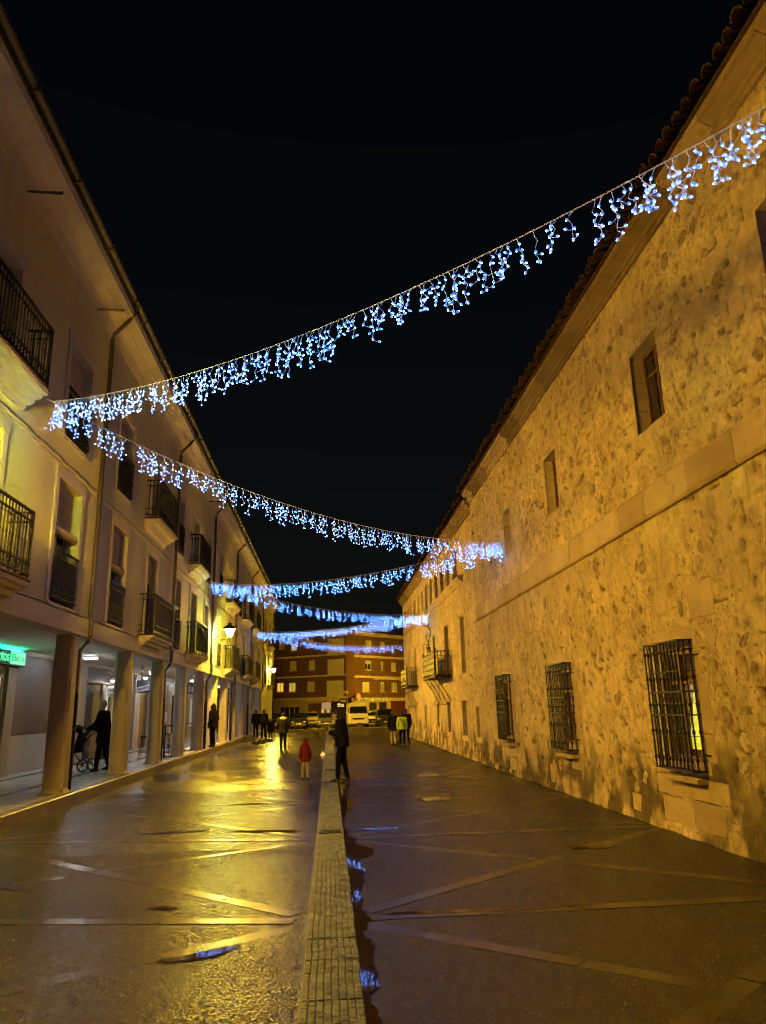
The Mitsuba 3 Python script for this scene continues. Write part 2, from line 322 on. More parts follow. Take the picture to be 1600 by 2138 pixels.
for q in GRATES:
    b = MB(); b.box(-.15, .17, q, q + .02, .022, .034); b.box(-.15, .17, q + .24, q + .26, .022, .034); b.box(-.15, -.13, q + .02, q + .24, .022, .034); b.box(.15, .17, q + .02, q + .24, .022, .034); b.box(-.13, .15, q + .02, q + .24, .022, .026)
    for i in range(9): b.box(-.125 + i * .03, -.112 + i * .03, q + .02, q + .24, .026, .033)
    tag(obj('drain_grate', b, 'm_iron'), 'iron grate let into the drain strip, ' + {11.35: 'nearest one', 18.9: 'second from the camera', 22.6: 'third from the camera', 30.1: 'farthest one'}[q], 'grate', 'grates in the drain strip')
# puddles: flat sheets of still water with ragged edges
def puddle(outline, z, label):
    from shapely.geometry import Polygon
    p = Polygon(outline).buffer(0); p = max(getattr(p, 'geoms', [p]), key=lambda q: q.area)
    v, f = trimesh.creation.triangulate_polygon(p, engine='earcut'); t = trimesh.Trimesh(np.c_[v, np.full(len(v), z)], f, process=False)
    if t.face_normals[:, 2].mean() < 0: t.invert()
    k = obj('puddle', t, 'm_water'); kind(k, 'structure', label); return k
ys = np.arange(3.0, 24.0, .018)
def pud_w(y):
    w = .085 + .02 * math.sin(y * 2.1) + .17 * math.exp(-((y - 10.2) / .75) ** 2) + .08 * math.exp(-((y - 8.6) / .5) ** 2) + .20 * math.exp(-((y - 14.7) / .8) ** 2) + .07 * math.exp(-((y - 18.5) / 1.5) ** 2) - .11 * math.exp(-((y - 12.5) / .8) ** 2)
    q = lambda f, o: float(meshkit.noise(np.array([y * f, o, 2.0]))) - .5
    return max(.012, w * (1 + .9 * q(4.3, 1)) + .05 * q(11, 4) + .030 * q(31, 7) + .018 * q(67, 9))
puddle([(.205, y) for y in ys] + [(.21 + pud_w(y), y) for y in ys[::-1]], .0085, 'long ragged puddle lying along the right edge of the drain strip')
def blob(x, y, rx, ry, ang, seed):
    a = np.arange(0, 2 * np.pi, .1); n = meshkit.noise(np.c_[np.cos(a) * 1.6 + seed, np.sin(a) * 1.6, a * 0]) * .9 + .55 + .35 * (meshkit.noise(np.c_[np.cos(a) * 6 + seed, np.sin(a) * 6, a * 0]) - .5)
    c, s = math.cos(ang), math.sin(ang); return [(x + c * rx * q * math.cos(t) - s * ry * q * math.sin(t), y + s * rx * q * math.cos(t) + c * ry * q * math.sin(t)) for t, q in zip(a, n)]
for i, (x, y, rx, ry, an, lab) in enumerate([(-.92, 6.2, .30, .06, .45, 'small puddle in the left asphalt beside the nearest diagonal strip'), (.75, 11.75, .33, .10, .2, 'thin puddle right of the drain by the nearest grate'), (-1.0, 11.9, .5, .1, -.25, 'thin puddle left of the drain by the nearest grate'), (1.3, 7.05, .75, .05, 0, 'shallow puddle along the nearest cross band on the right'),
        (2.6, 20.2, .55, .5, 0, 'pale puddle reflecting the grated wall on the far right'), (2.15, 15.1, .35, .3, .2, 'little puddle in the middle of the right-hand asphalt'), (3.3, 9.8, .3, .16, 0, 'damp hollow in front of the right-hand wall'), (-3.55, 8.9, .55, .09, -.72, 'wet patch where two diagonals cross on the left'),
        (-1.55, 7.6, .12, .05, 0, 'tiny puddle shining orange on the left diagonal'), (-1.35, 15.3, .55, .08, .0, 'bright puddle under the lantern glare on the left'), (-2.3, 12.1, .5, .07, .1, 'narrow puddle across the left asphalt')]):
    puddle(blob(x, y, rx, ry, an, i * 3.1), .0078, lab)
b = MB(); b.add([(-.36, 30.1, .004), (-.12, 29.95, .006), (-.16, 30.25, .01), (-.34, 30.4, .03), (-.24, 30.3, .16), (-.30, 30.15, .005)], [[0, 1, 4], [1, 2, 4], [2, 3, 4], [3, 0, 4], [0, 5, 4], [0, 2, 1], [0, 3, 2]])
tag(obj('paper_scrap', b, 'm_white'), 'crumpled white paper scrap at the left edge of the drain strip', 'litter')

# ------------------------------------------------------------------ walkway under the arcade
WALK = .24
g = MB(); g.box(-12.5, -5.36, -4, 60, -.02, WALK); WK = obj('arcade_walkway', g, 'm_marble'); kind(WK, 'structure', 'raised pale stone walkway under the arcade')
for x0, x1 in ((-8.15, -7.93), (-6.62, -6.40)):
    b = MB(); b.box(x0, x1, -4, 60, WALK - .01, WALK + .003); obj('dark_stripe', b, 'm_marble_dark', WK)
yy = -2.0
while yy < 60:
    L = rng.uniform(.9, 1.15); b = MB(); b.box(-5.36, -5.15 + rng.uniform(-.004, .004), yy + .004, yy + L - .004, -.02, WALK + .004 + rng.uniform(-.002, .002), .018); obj('kerb_stone', b, 'm_kerb', WK); yy += L
yy = 8.0
while yy < 45:                                        # thin joints of the big floor slabs
    b = MB(); b.box(-8.6, -5.4, yy, yy + .012, WALK - .01, WALK + .0015); obj('slab_joint', b, 'm_marble_dark', WK); yy += 1.05
# ------------------------------------------------------------------ the stone buildings on the right (faces look towards -x)
XW = 4.8
def rubble_wall(parent, X, y0, y1, z0, z1, holes, flats, res, seed, exposed=.34, stain=1.0, cell=(.42, .30)):
    """A displaced sheet: rubble stones showing through old mortar, pits, worn edges. Returns stone centres for the loose stones."""
    from scipy.spatial import cKDTree
    ny, nz_ = int(round((y1 - y0) / res)), int(round((z1 - z0) / res)); Y, Z = np.meshgrid(np.linspace(y0, y1, ny + 1), np.linspace(z0, z1, nz_ + 1), indexing='ij')
    r = np.random.default_rng(seed); gy, gz = np.meshgrid(np.arange(y0 - 1, y1 + 1, cell[0]), np.arange(z0 - 1, z1 + 1, cell[1]), indexing='ij')
    s = np.c_[gy.ravel(), gz.ravel()] + r.uniform(-.5, .5, (gy.size, 2)) * cell; kk = r.random(len(s)); tint = r.random(len(s))
    P = np.stack([Y.ravel(), Z.ravel(), 0 * Y.ravel()], 1); warp = (meshkit.fbm(P * 3.1, 3, seed) - .5) * .30; warp2 = (meshkit.fbm(P * 3.1 + 50, 3, seed) - .5) * .26
    q = np.c_[(P[:, 0] + warp) / cell[0], (P[:, 1] + warp2) / cell[1]]; d, i = cKDTree(s / cell).query(q, k=2)
    edge = np.clip((d[:, 1] - d[:, 0]) / .35, 0, 1); size = .30 + .35 * tint[i[:, 0]]
    zone = meshkit.fbm(P * .55, 3, seed + 4); thr = exposed * (.35 + 1.5 * np.clip((zone - .3) / .4, 0, 1))
    on = (kk[i[:, 0]] < thr) * np.clip((size - d[:, 0]) / .10, 0, 1) * np.clip(edge * 2, 0, 1)
    rim = (kk[i[:, 0]] < thr) * np.exp(-((size - d[:, 0]) / .07) ** 2)
    fine = meshkit.fbm(P * [5, 5, 1], 4, seed + 1) - .5; grit = meshkit.fbm(P * [17, 17, 1], 3, seed + 2) - .5
    pit = np.clip((meshkit.noise(P * [12, 8.5, 1], seed + 3) - .80) / .10, 0, 1) * (meshkit.noise(P * .8 + 9, seed + 6) > .34)
    deep = np.clip((meshkit.noise(P * [6.5, 15, 1] + 33, seed + 9) - .85) / .05, 0, 1) * (meshkit.noise(P * .7 + 4, seed + 8) > .42)
    dd = .012 * fine + .009 * grit + on * (.006 * (tint[i[:, 0]] - .45) + .010 * grit) - .005 * rim - .014 * pit - .05 * deep
    foot = np.clip(1 - (P[:, 1] - z0) / .9, 0, 1); dd += foot * (.05 * foot + .10 * (meshkit.fbm(P * [2.2, 3.0, 1] + 5, 3, seed) - .5))
    for (a, b, c, e) in flats: dd = np.where((P[:, 0] > a + .012) & (P[:, 0] < b - .012) & (P[:, 1] > c + .012) & (P[:, 1] < e - .012), -.03, dd)
    V = np.c_[X - dd, P[:, 0], P[:, 1]]
    m1, st1, st2, dark = np.array([.53, .415, .235]), np.array([.30, .195, .085]), np.array([.45, .36, .215]), np.array([.10, .06, .03])
    mott = meshkit.fbm(P * 1.4 + 3, 4, seed + 5)[:, None]; spk = np.clip((meshkit.noise(P * [9, 6.5, 1] + 15, seed + 12) - .60) / .2, 0, 1)[:, None]; col = m1 * (.68 + .62 * mott) * (1 + .40 * grit[:, None]) * (1 - .20 * spk)
    col = col * (1 - on[:, None] * .55) + on[:, None] * .55 * (st1 + (st2 - st1) * tint[i[:, 0]][:, None]) * (.85 + .5 * mott)
    k = np.clip(pit * .5 + deep * .8 + rim * .22 * (fine > -.05), 0, 1)[:, None]; col = col * (1 - k) + dark * k
    damp = np.clip((1.05 + 1.0 * (meshkit.fbm(P * [1.3, 1.0, 1] + 20, 4, seed) - .5) * 1.7 - (P[:, 1] - z0)) / .55, 0, 1) * np.clip((meshkit.fbm(P * [2.8, 2.2, 1] + 70, 4, seed) - .30) / .22, 0, 1)
    col = col * (1 - .88 * stain * damp[:, None]) + np.array([.050, .036, .022]) * .88 * stain * damp[:, None]
    a, b = np.meshgrid(np.arange(ny), np.arange(nz_), indexing='ij'); yc, zc = y0 + (a + .5) * res, z0 + (b + .5) * res; keep = np.ones(a.shape, bool)
    for h in holes: keep &= ~((yc > h[0]) & (yc < h[1]) & (zc > h[2]) & (zc < h[3]))
    a, b = a[keep], b[keep]; n = nz_ + 1; p0, p1, p2, p3 = a * n + b, (a + 1) * n + b, (a + 1) * n + b + 1, a * n + b + 1
    f = np.vstack([np.stack([p0, p2, p1], 1), np.stack([p0, p3, p2], 1)])
    key = obj('wall', trimesh.Trimesh(V, f, process=False), 'm_rubble', parent, smooth=True, color=np.clip(col, .01, 1))
    return key, [(s[j], kk[j], tint[j]) for j in np.nonzero(kk < .30)[0] if y0 + .2 < s[j][0] < y1 - .2 and z0 + .2 < s[j][1] < z1 - .2]
def rock(seed):
    t = trimesh.creation.icosphere(2, 1.0); n = meshkit.fbm(t.vertices * 1.1 + seed * 7, 3, seed) - .5
    v = t.vertices; v = np.sign(v) * np.abs(v) ** .75; t.vertices = v * (1 + .5 * n[:, None]); return t
ROCKS = [ply(rock(k), ('m_rock_a', 'm_rock_b', 'm_rock_c')[k % 3], smooth=True) for k in range(6)]
def rbox(b, X, y0, y1, z0, z1, d0, d1, c=0.0): return b.box(X - d1, X - d0, y0, y1, z0, z1, c)
def prism(b, X, y0, y1, prof):
    """Extrudes a (d, z) profile along y; d points out of the wall."""
    p = np.array(prof, float); n = len(p); v = np.vstack([np.c_[X - p[:, 0], np.full(n, y), p[:, 1]] for y in (y0, y1)])
    _, tf = trimesh.creation.triangulate_polygon(__import__('shapely').geometry.Polygon(p), engine='earcut'); f = [[i, (i + 1) % n, n + (i + 1) % n] for i in range(n)] + [[i, n + (i + 1) % n, n + i] for i in range(n)]
    pv, tf = trimesh.creation.triangulate_polygon(__import__('shapely').geometry.Polygon(p), engine='earcut'); idx = [int(np.argmin(((p - q) ** 2).sum(1))) for q in pv]
    tf = np.array(idx)[tf]; return b.add(v, np.vstack([f, tf[:, ::-1], tf + n]))
def stone_window(parent, X, h, depth=.40, frame_d=.22, frame='m_wood', lit=None, muntin=2, surround=True, big=.34, panes=True):
    """Opening h = (y0, y1, z0, z1) with dressed blocks round it, timber frame and panes. Returns the rectangles that the blocks cover."""
    y0, y1, z0, z1 = h; flats = [h]
    w = MB(); rbox(w, X, y0 - .05, y1 + .05, z0 - .05, z1 + .05, -depth - .06, -depth - .02); win = obj('window', w, 'm_window_back' if lit is None else 'm_curtain_light', parent)  # backing sheet added behind the opening to block light
    D = -depth
    def block(a, b, c, e, grey=False):
        k = MB(); rbox(k, X, a + .004, b - .004, c + .004, e - .004, D, rng.uniform(.0, .006) if surround else -.008, .008)
        obj('block', k, 'm_ashlar_grey' if grey else 'm_ashlar', win); flats.append((a, b, c, e))
    z = z0
    while z < z1 - .05:
        e = min(z + rng.uniform(.34, .52), z1)
        if z1 - e < .2: e = z1
        la, lb = (rng.uniform(.16, big) for _ in 'ab') if surround else (.12, .12)
        block(y0 - la, y0, z, e); block(y1, y1 + lb, z, e); z = e
    block(y0 - .22, y1 + .22, z1, z1 + rng.uniform(.26, .36)) ; block(y0 - .18, y1 + .18, z0 - rng.uniform(.16, .22), z0)
    f = MB(); fd0, fd1 = -frame_d - .05, -frame_d; t = .055
    rbox(f, X, y0, y0 + t, z0, z1, fd0, fd1); rbox(f, X, y1 - t, y1, z0, z1, fd0, fd1); rbox(f, X, y0 + t, y1 - t, z0, z0 + t, fd0, fd1); rbox(f, X, y0 + t, y1 - t, z1 - t, z1, fd0, fd1)
    ym = (y0 + y1) / 2
    if muntin: rbox(f, X, ym - .03, ym + .03, z0 + t, z1 - t, fd0 - .01, fd1 + .008)
    zt = z1 - (z1 - z0) * .30
    rbox(f, X, y0 + t, ym - .03, zt - .02, zt + .02, fd0, fd1 - .004); rbox(f, X, ym + .03, y1 - t, zt - .02, zt + .02, fd0, fd1 - .004)
    obj('frame', f, frame, win)
    if panes:
        for a, b in ((y0 + t, ym - .03), (ym + .03, y1 - t)):
            p = MB(); p.add([(X + frame_d + .02, a, z0 + t), (X + frame_d + .02, b, z0 + t), (X + frame_d + .02, b, z1 - t), (X + frame_d + .02, a, z1 - t)], [[0, 2, 1], [0, 3, 2]]); obj('pane', p, 'm_glass', win)
    return flats
HALL = thing('stone_hall', 'long weathered rubble-stone hall with barred ground floor windows filling the right side', 'building')
UP = [(5.75, 6.70, 5.73, 7.05), (9.35, 10.28, 5.73, 7.05), (14.30, 15.15, 5.73, 7.0), (18.35, 19.10, 5.65, 6.85)]
LOW = [(9.54, 10.40, .98, 2.42), (14.50, 15.40, .98, 2.42), (19.52, 20.34, .95, 2.36)]
flats = []
for h in UP: stone_window(HALL, XW, h, surround=False); flats.append(h)
for i, h in enumerate(LOW): flats += stone_window(HALL, XW, h, depth=.45, frame_d=.05, lit=1 if i == 0 else None, big=.42)
yy = -2.0
while yy < 23.1:                                       # string course of dressed blocks
    L = min(rng.uniform(.75, 1.6), 23.3 - yy); b = MB(); s = rng.uniform(-.006, .006)
    prism(b, XW, yy + .004, yy + L - .004, [(-.1, 4.38), (.05 + s, 4.38), (.085 + s, 4.42), (.085 + s, 4.80), (.05 + s, 4.85), (-.1, 4.85)])
    obj('string_course', b, 'm_ashlar_grey' if rng.random() < .4 else 'm_ashlar', HALL); yy += L
flats.append((-2, 23.3, 4.40, 4.83))
yy = -2.0
while yy < 23.5:                                       # moulded cornice
    L = min(rng.uniform(.95, 1.5), 23.6 - yy); b = MB()
    prism(b, XW, yy + .005, yy + L - .005, [(-.1, 8.38), (.045, 8.38), (.05, 8.44), (.09, 8.455), (.095, 8.49), (.06, 8.50), (.07, 8.55), (.20, 8.63), (.235, 8.64), (.25, 8.66), (.25, 8.74), (-.1, 8.74)])
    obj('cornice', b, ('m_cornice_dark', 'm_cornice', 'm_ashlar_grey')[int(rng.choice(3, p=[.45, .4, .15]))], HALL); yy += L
for a, b_, z0, z1 in ((9.1, 9.95, .12, .48), (9.97, 10.9, .12, .46), (9.0, 10.2, .49, .76), (10.22, 11.0, .48, .74), (8.75, 9.4, 2.78, 3.25), (14.2, 14.9, .5, .78), (16.05, 16.45, .12, .5), (19.2, 19.8, .45, .75), (19.82, 20.6, .42, .74), (19.3, 20.1, .10, .42), (22.0, 22.4, .1, .52), (11.6, 12.0, .1, .38), (7.6, 8.2, .1, .5), (6.8, 7.5, .15, .45)):
    b = MB(); rbox(b, XW, a, b_, z0, z1, -.1, rng.uniform(.0, .012), .012); obj('base_block', b, 'm_ashlar_grey' if rng.random() < .4 else 'm_ashlar', HALL); flats.append((a, b_, z0, z1))
WL, spots = rubble_wall(HALL, XW, -3, 23.6, -.02, 8.42, UP + LOW, flats, .031, 11, exposed=.46, cell=(.34, .25))
def clear(y, z, r=.2): return not any(a - r < y < b + r and c - r < z < d + r for a, b, c, d in flats)
spots = sorted((s for s in spots if clear(*s[0]) and s[0][0] > 6), key=lambda s: math.hypot(s[0][0] - 6, s[0][1] * .5))[:250]
for s, k, t in spots:
    a, c = .07 + .10 * t, .055 + .09 * ((k * 37) % 1)
    obj('rubble_stone', ROCKS[int(k * 997) % 6], None, WL, to_world=T().translate([XW + .019, s[0], s[1]]).rotate([1, 0, 0], float((k * 5000) % 360)).scale([.028 + .008 * t, a * .9, c * .9]))
def tile_row(parent, X, y0, y1, z):
    """Clay cover tiles at the eaves, each a half pipe, over a sloping roof."""
    th = np.linspace(0, np.pi, 7); 
    def half(r0, r1, L):
        v = [(x, r * math.cos(a), r * math.sin(a)) for x, r in ((0, r0), (L, r1)) for a in th] + [(x, .82 * r * math.cos(a), .82 * r * math.sin(a)) for x, r in ((0, r0), (L, r1)) for a in th]
        f = []
        for i in range(6): f += [[i, i + 1, 8 + i], [i, 8 + i, 7 + i], [14 + i, 22 + i, 15 + i], [14 + i, 21 + i, 22 + i], [i, 14 + i, 15 + i], [i, 15 + i, i + 1]]
        return trimesh.Trimesh(np.array(v), np.array(f), process=False)
    rf = MB(); prism(rf, X, y0, y1, [(.25, z + .002), (.30, z + .004), (.30, z + .03), (-9.0, z + 2.9), (-9.0, z + .0)]); R = obj('roof', rf, 'm_tile', parent)
    kinds = [ply(half(.098, .082, .55), 'm_tile', smooth=30), ply(half(.104, .08, .52), 'm_tile', smooth=30)]
    y = y0 + .12
    while y < y1:
        obj('tile', kinds[int(rng.integers(2))], None, R, to_world=T().translate([X - .43 + rng.uniform(-.05, .035), y + rng.uniform(-.02, .02), z + .03 + rng.uniform(-.012, .018)]).rotate([0, 1, 0], -17 + float(rng.uniform(-4, 4))).rotate([0, 0, 1], float(rng.uniform(-6, 6))))
        y += .235
tile_row(HALL, XW, -3, 23.6, 8.74)
b = MB(); rbox(b, XW, -3, 23.6, -.02, 8.74, -9, -.6); obj('inner_wall', b, 'm_dark', HALL)
# window grilles of forged bars standing off the wall
def knotted(h, r=.011):
    p = [(r, 0)]
    for z in np.linspace(h * .08, h * .92, 5): p += [(r, z - .03), (r * 1.9, z - .012), (r * 1.9, z + .012), (r, z + .03)]
    b = MB(); b.lathe(p + [(r, h)], (0, 0, 0), 6); return ply(b.mesh(), 'm_iron', smooth=50)
def grille(parent, X, y0, y1, z0, z1, dep, n):
    f = MB(); H = z1 - z0
    for q, t in ((0, .022), (.26, .009), (.42, .020), (.51, .008), (.60, .020), (.76, .009), (.93, .009), (1, .022)):
        z = z0 + H * q if q < 1 else z1
        rbox(f, X, y0, y1, z - t / 2, z + t / 2, dep - .008, dep + .012)
        for y in (y0, y1): rbox(f, X, y - .01, y + .01, z - t / 2 + .001, z + t / 2 - .001, -.05, dep - .008)
    for z in (z0, z1):
        for k in range(1, 4): rbox(f, X, y0, y1, z - .007, z + .007, dep * k / 4 - .007, dep * k / 4 + .007)
    for y in (y0 - .06, y1 + .06):
        for z in (z0 + H * .12, z1 - H * .12): rbox(f, X, y - .07, y + .07, z - .008, z + .008, .0, .03)
    G = obj('grille', f, 'm_iron', parent); bar = knotted(H)
    for k in range(n + 1): obj('bar', bar, None, G, to_world=T().translate([X - dep - .002, y0 + (y1 - y0) * k / n, z0]))
    for k in (1, 2):
        for y in (y0, y1): obj('bar', bar, None, G, to_world=T().translate([X - dep * (k - .6) / 2.2, y, z0]))
    b = MB(); rbox(b, X, y0 + .02, y1 - .02, z0 - .16, z0 - .09, -.05, dep * .75, .01); obj('sill', b, 'm_ashlar_grey', parent)
for y0, y1 in ((9.45, 10.50), (14.42, 15.52), (19.44, 20.42)): grille(HALL, XW, y0, y1, .87, 2.53, .20, 10)
# the lit lower pane of the nearest barred window: a bright blind behind the glass
b = MB(); b.add([(XW + .075, 9.56, 1.12), (XW + .075, 10.0, 1.12), (XW + .075, 10.0, 1.98), (XW + .075, 9.56, 1.98)], [[0, 2, 1], [0, 3, 2]])
k = obj('lit_blind', b, 'm_white', HALL); scene[k]['emitter'] = glow((.55, .56, .012), .05); labels[k] = {'label': 'glowing yellow green blind behind the nearest barred window'}
b = MB(); b.add([(XW + .073, 9.66, 1.97), (XW + .073, 10.0, 1.97), (XW + .073, 10.0, 1.2), (XW + .073, 9.84, 1.5)], [[0, 3, 1], [1, 3, 2]])
k = obj('lit_curtain', b, 'm_white', HALL); scene[k]['emitter'] = glow((.42, .45, .36), .05)
# ------------------------------------------------------------------ the mansion farther down the right side
MAN = thing('stone_mansion', 'pale stone mansion beyond the hall with iron balconies and a row of attic openings', 'building')
XM = 4.86
GF = [(24.15, 24.70, .75, 1.72), (26.40, 27.30, .73, 1.95), (29.95, 30.75, .75, 1.92), (33.1, 33.7, .85, 1.85), (37.4, 38.2, .75, 1.85), (41.6, 42.4, .6, 1.75), (45.5, 46.2, .8, 1.8)]
FF = [(26.10, 26.90, 2.90, 4.95), (29.70, 30.70, 2.98, 5.0), (33.65, 34.15, 3.9, 4.9), (37.3, 38.0, 3.0, 4.9), (41.1, 41.95, 2.85, 4.95), (44.6, 45.2, 3.0, 4.8)]
AT = [(c - .40, c + .40, 6.42, 7.60) for c in np.arange(27.4, 46.5, 1.7)]
flats = []
for h in GF + FF: flats += stone_window(MAN, XM, h, depth=.42, frame_d=.30, frame='m_wood_dark', big=.26)
for h in AT: flats += stone_window(MAN, XM, h, depth=.5, frame_d=.42, frame='m_wood_dark', surround=False, panes=False)
for a, b_ in ((25.9, 34.6), (35.6, 46.2)):
    b = MB(); prism(b, XM, a, b_, [(-.1, 6.08), (.03, 6.08), (.06, 6.16), (.16, 6.26), (.16, 6.34), (.0, 6.36), (-.1, 6.36)]); obj('sill_moulding', b, 'm_ashlar', MAN); flats.append((a, b_, 6.1, 6.34))
yy = 23.6
while yy < 47.6:
    L = min(rng.uniform(.9, 1.5), 47.7 - yy); b = MB()
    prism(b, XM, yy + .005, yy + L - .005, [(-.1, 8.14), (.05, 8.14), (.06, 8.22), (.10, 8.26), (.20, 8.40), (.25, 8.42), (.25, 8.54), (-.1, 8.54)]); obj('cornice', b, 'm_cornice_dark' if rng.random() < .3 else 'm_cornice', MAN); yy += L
WM, spots = rubble_wall(MAN, XM, 23.6, 47.7, -.02, 8.2, GF + FF + AT, flats, .075, 23, exposed=.16, stain=.9, cell=(.5, .34))
tile_row(MAN, XM, 23.6, 47.9, 8.54)
b = MB(); rbox(b, XM, 23.62, 47.6, -.02, 8.5, -10, -.6); rbox(b, XM, 47.6, 47.7, -.02, 8.5, -10, -.02); obj('inner_wall', b, 'm_ashlar', MAN)
for y, s in ((24.6, .4), (27.9, .5), (29.2, .35), (31.2, .5), (35.0, .4), (38.7, .45)):
    b = MB(); rbox(b, XM, y, y + s, .02, .45, -.1, .04, .02); obj('base_block', b, 'm_ashlar_grey', MAN)
def mansion_balcony(y0, y1, dep, zs):
    b = MB(); rbox(b, XM, y0, y1, zs, zs + .11, -.1, dep, .01); B = obj('balcony', b, 'm_iron', MAN)
    f = MB(); zt = zs + 1.02
    for z, t in ((zt, .035), (zt - .17, .016), (zs + .2, .016)):
        rbox(f, XM, y0, y1, z - t / 2, z + t / 2, dep - .035, dep - .005)
        for y in (y0 + .015, y1 - .015): rbox(f, XM, y - .014, y + .014, z - t / 2, z + t / 2, -.05, dep - .035)
    for y in (y0 + .015, y1 - .015): f.lathe([(.02, 0), (.02, 1.02), (.012, 1.05), (.035, 1.10), (.01, 1.17), (.003, 1.25)], (XM - dep + .02, y, zs), 6)
    obj('railing', f, 'm_iron', B); bb = MB(); bb.lathe([(.010, .1), (.010, .45), (.02, .5), (.010, .55), (.010, 1.0)], (0, 0, 0), 5); bar = ply(bb.mesh(), 'm_iron')
    for k in range(1, 5):
        for y in (y0 + .015, y1 - .015): obj('baluster', bar, None, B, to_world=T().translate([XM - dep * k / 5, y, zs]))
    for k in range(1, 16): obj('baluster', bar, None, B, to_world=T().translate([XM - dep + .02, y0 + (y1 - y0) * k / 16, zs]))
    for k in range(4):                                  # board screen fixed to the front of the railing
        p = MB(); rbox(p, XM, y0 + .08, y1 - .08, zs + .16 + k * .21, zs + .335 + k * .21, dep + .006, dep + .022); obj('board', p, 'm_wood_dark', B)
    for k in range(4):                                  # raking stays with scrolled feet
        y = y0 + .18 + (y1 - y0 - .36) * k / 3; s = MB(); s.tube([(XM - dep + .06, y, zs), (XM - .30, y, zs - .45), (XM - .05, y, zs - .92)], .017)
        th = np.linspace(0, 5.2, 14); s.tube([(XM - .16 + .11 * (1 - q / 7) * math.cos(q), y, zs - .98 - .10 * (1 - q / 7) * math.sin(q)) for q in th], .014, 5)
        s.tube([(XM - .36 - .06 * (1 - q / 7) * math.cos(q), y, zs - .30 + .06 * (1 - q / 7) * math.sin(q)) for q in th], .011, 5); obj('stay', s, 'm_iron', B)
mansion_balcony(29.25, 33.0, .66, 2.87); mansion_balcony(40.4, 43.6, .62, 2.80)
t = thing('climbing_plant', 'thin bare climber growing up the mansion wall beside the nearer balcony', 'plant')
b = MB(); pts = [(XM - .05 - .05 * math.sin(z * 7), 34.9 + .16 * math.sin(z * 3.1), z) for z in np.linspace(3.3, 5.6, 16)]; b.tube(pts, .02, 5); obj('stem', b, 'm_wood_dark', t)
b = MB()
for k in range(150):
    z = rng.uniform(3.6, 5.7); c = np.array([XM - .06 - rng.uniform(0, .14), 34.9 + .16 * math.sin(z * 3.1) + rng.normal(0, .12), z]); u = rng.normal(size=3); u /= np.linalg.norm(u); w = np.cross(u, rng.normal(size=3)); w /= np.linalg.norm(w); s = rng.uniform(.03, .06)
    b.add([c - u * s, c + w * s * .5, c + u * s, c - w * s * .5], [[0, 1, 2], [0, 2, 3]])
kind(obj('foliage', b, 'm_leaf', t), 'stuff')
# ------------------------------------------------------------------ the arcaded houses on the left (faces look towards +x)
XL = -5.3
def lbox(b, y0, y1, z0, z1, d0, d1, c=0.0): return b.box(XL + d0, XL + d1, y0, y1, z0, z1, c)
def lprism(b, y0, y1, prof):
    p = np.array(prof, float); return prism(b, XL, y0, y1, np.c_[-p[:, 0], p[:, 1]])
def baluster_ply(h, r=.0085, fancy=True):
    b = MB(); p = [(r, 0)]
    for z, q in (((.08, 2.2), (.14, 1.8), (.22, 2.0), (.5, 1.7), (.78, 2.0), (.86, 2.2)) if fancy else ((.5, 1.5),)):
        p += [(r, z * h - .02), (r * q, z * h - .006), (r * q, z * h + .006), (r, z * h + .02)]
    b.lathe(p + [(r, h)], (0, 0, 0), 6); return ply(b.mesh(), 'm_iron')
BAL = baluster_ply(1.06, .011); BAL2 = baluster_ply(.98, .008, False)
F1, F2 = (3.86, 6.29), (7.22, 9.26)
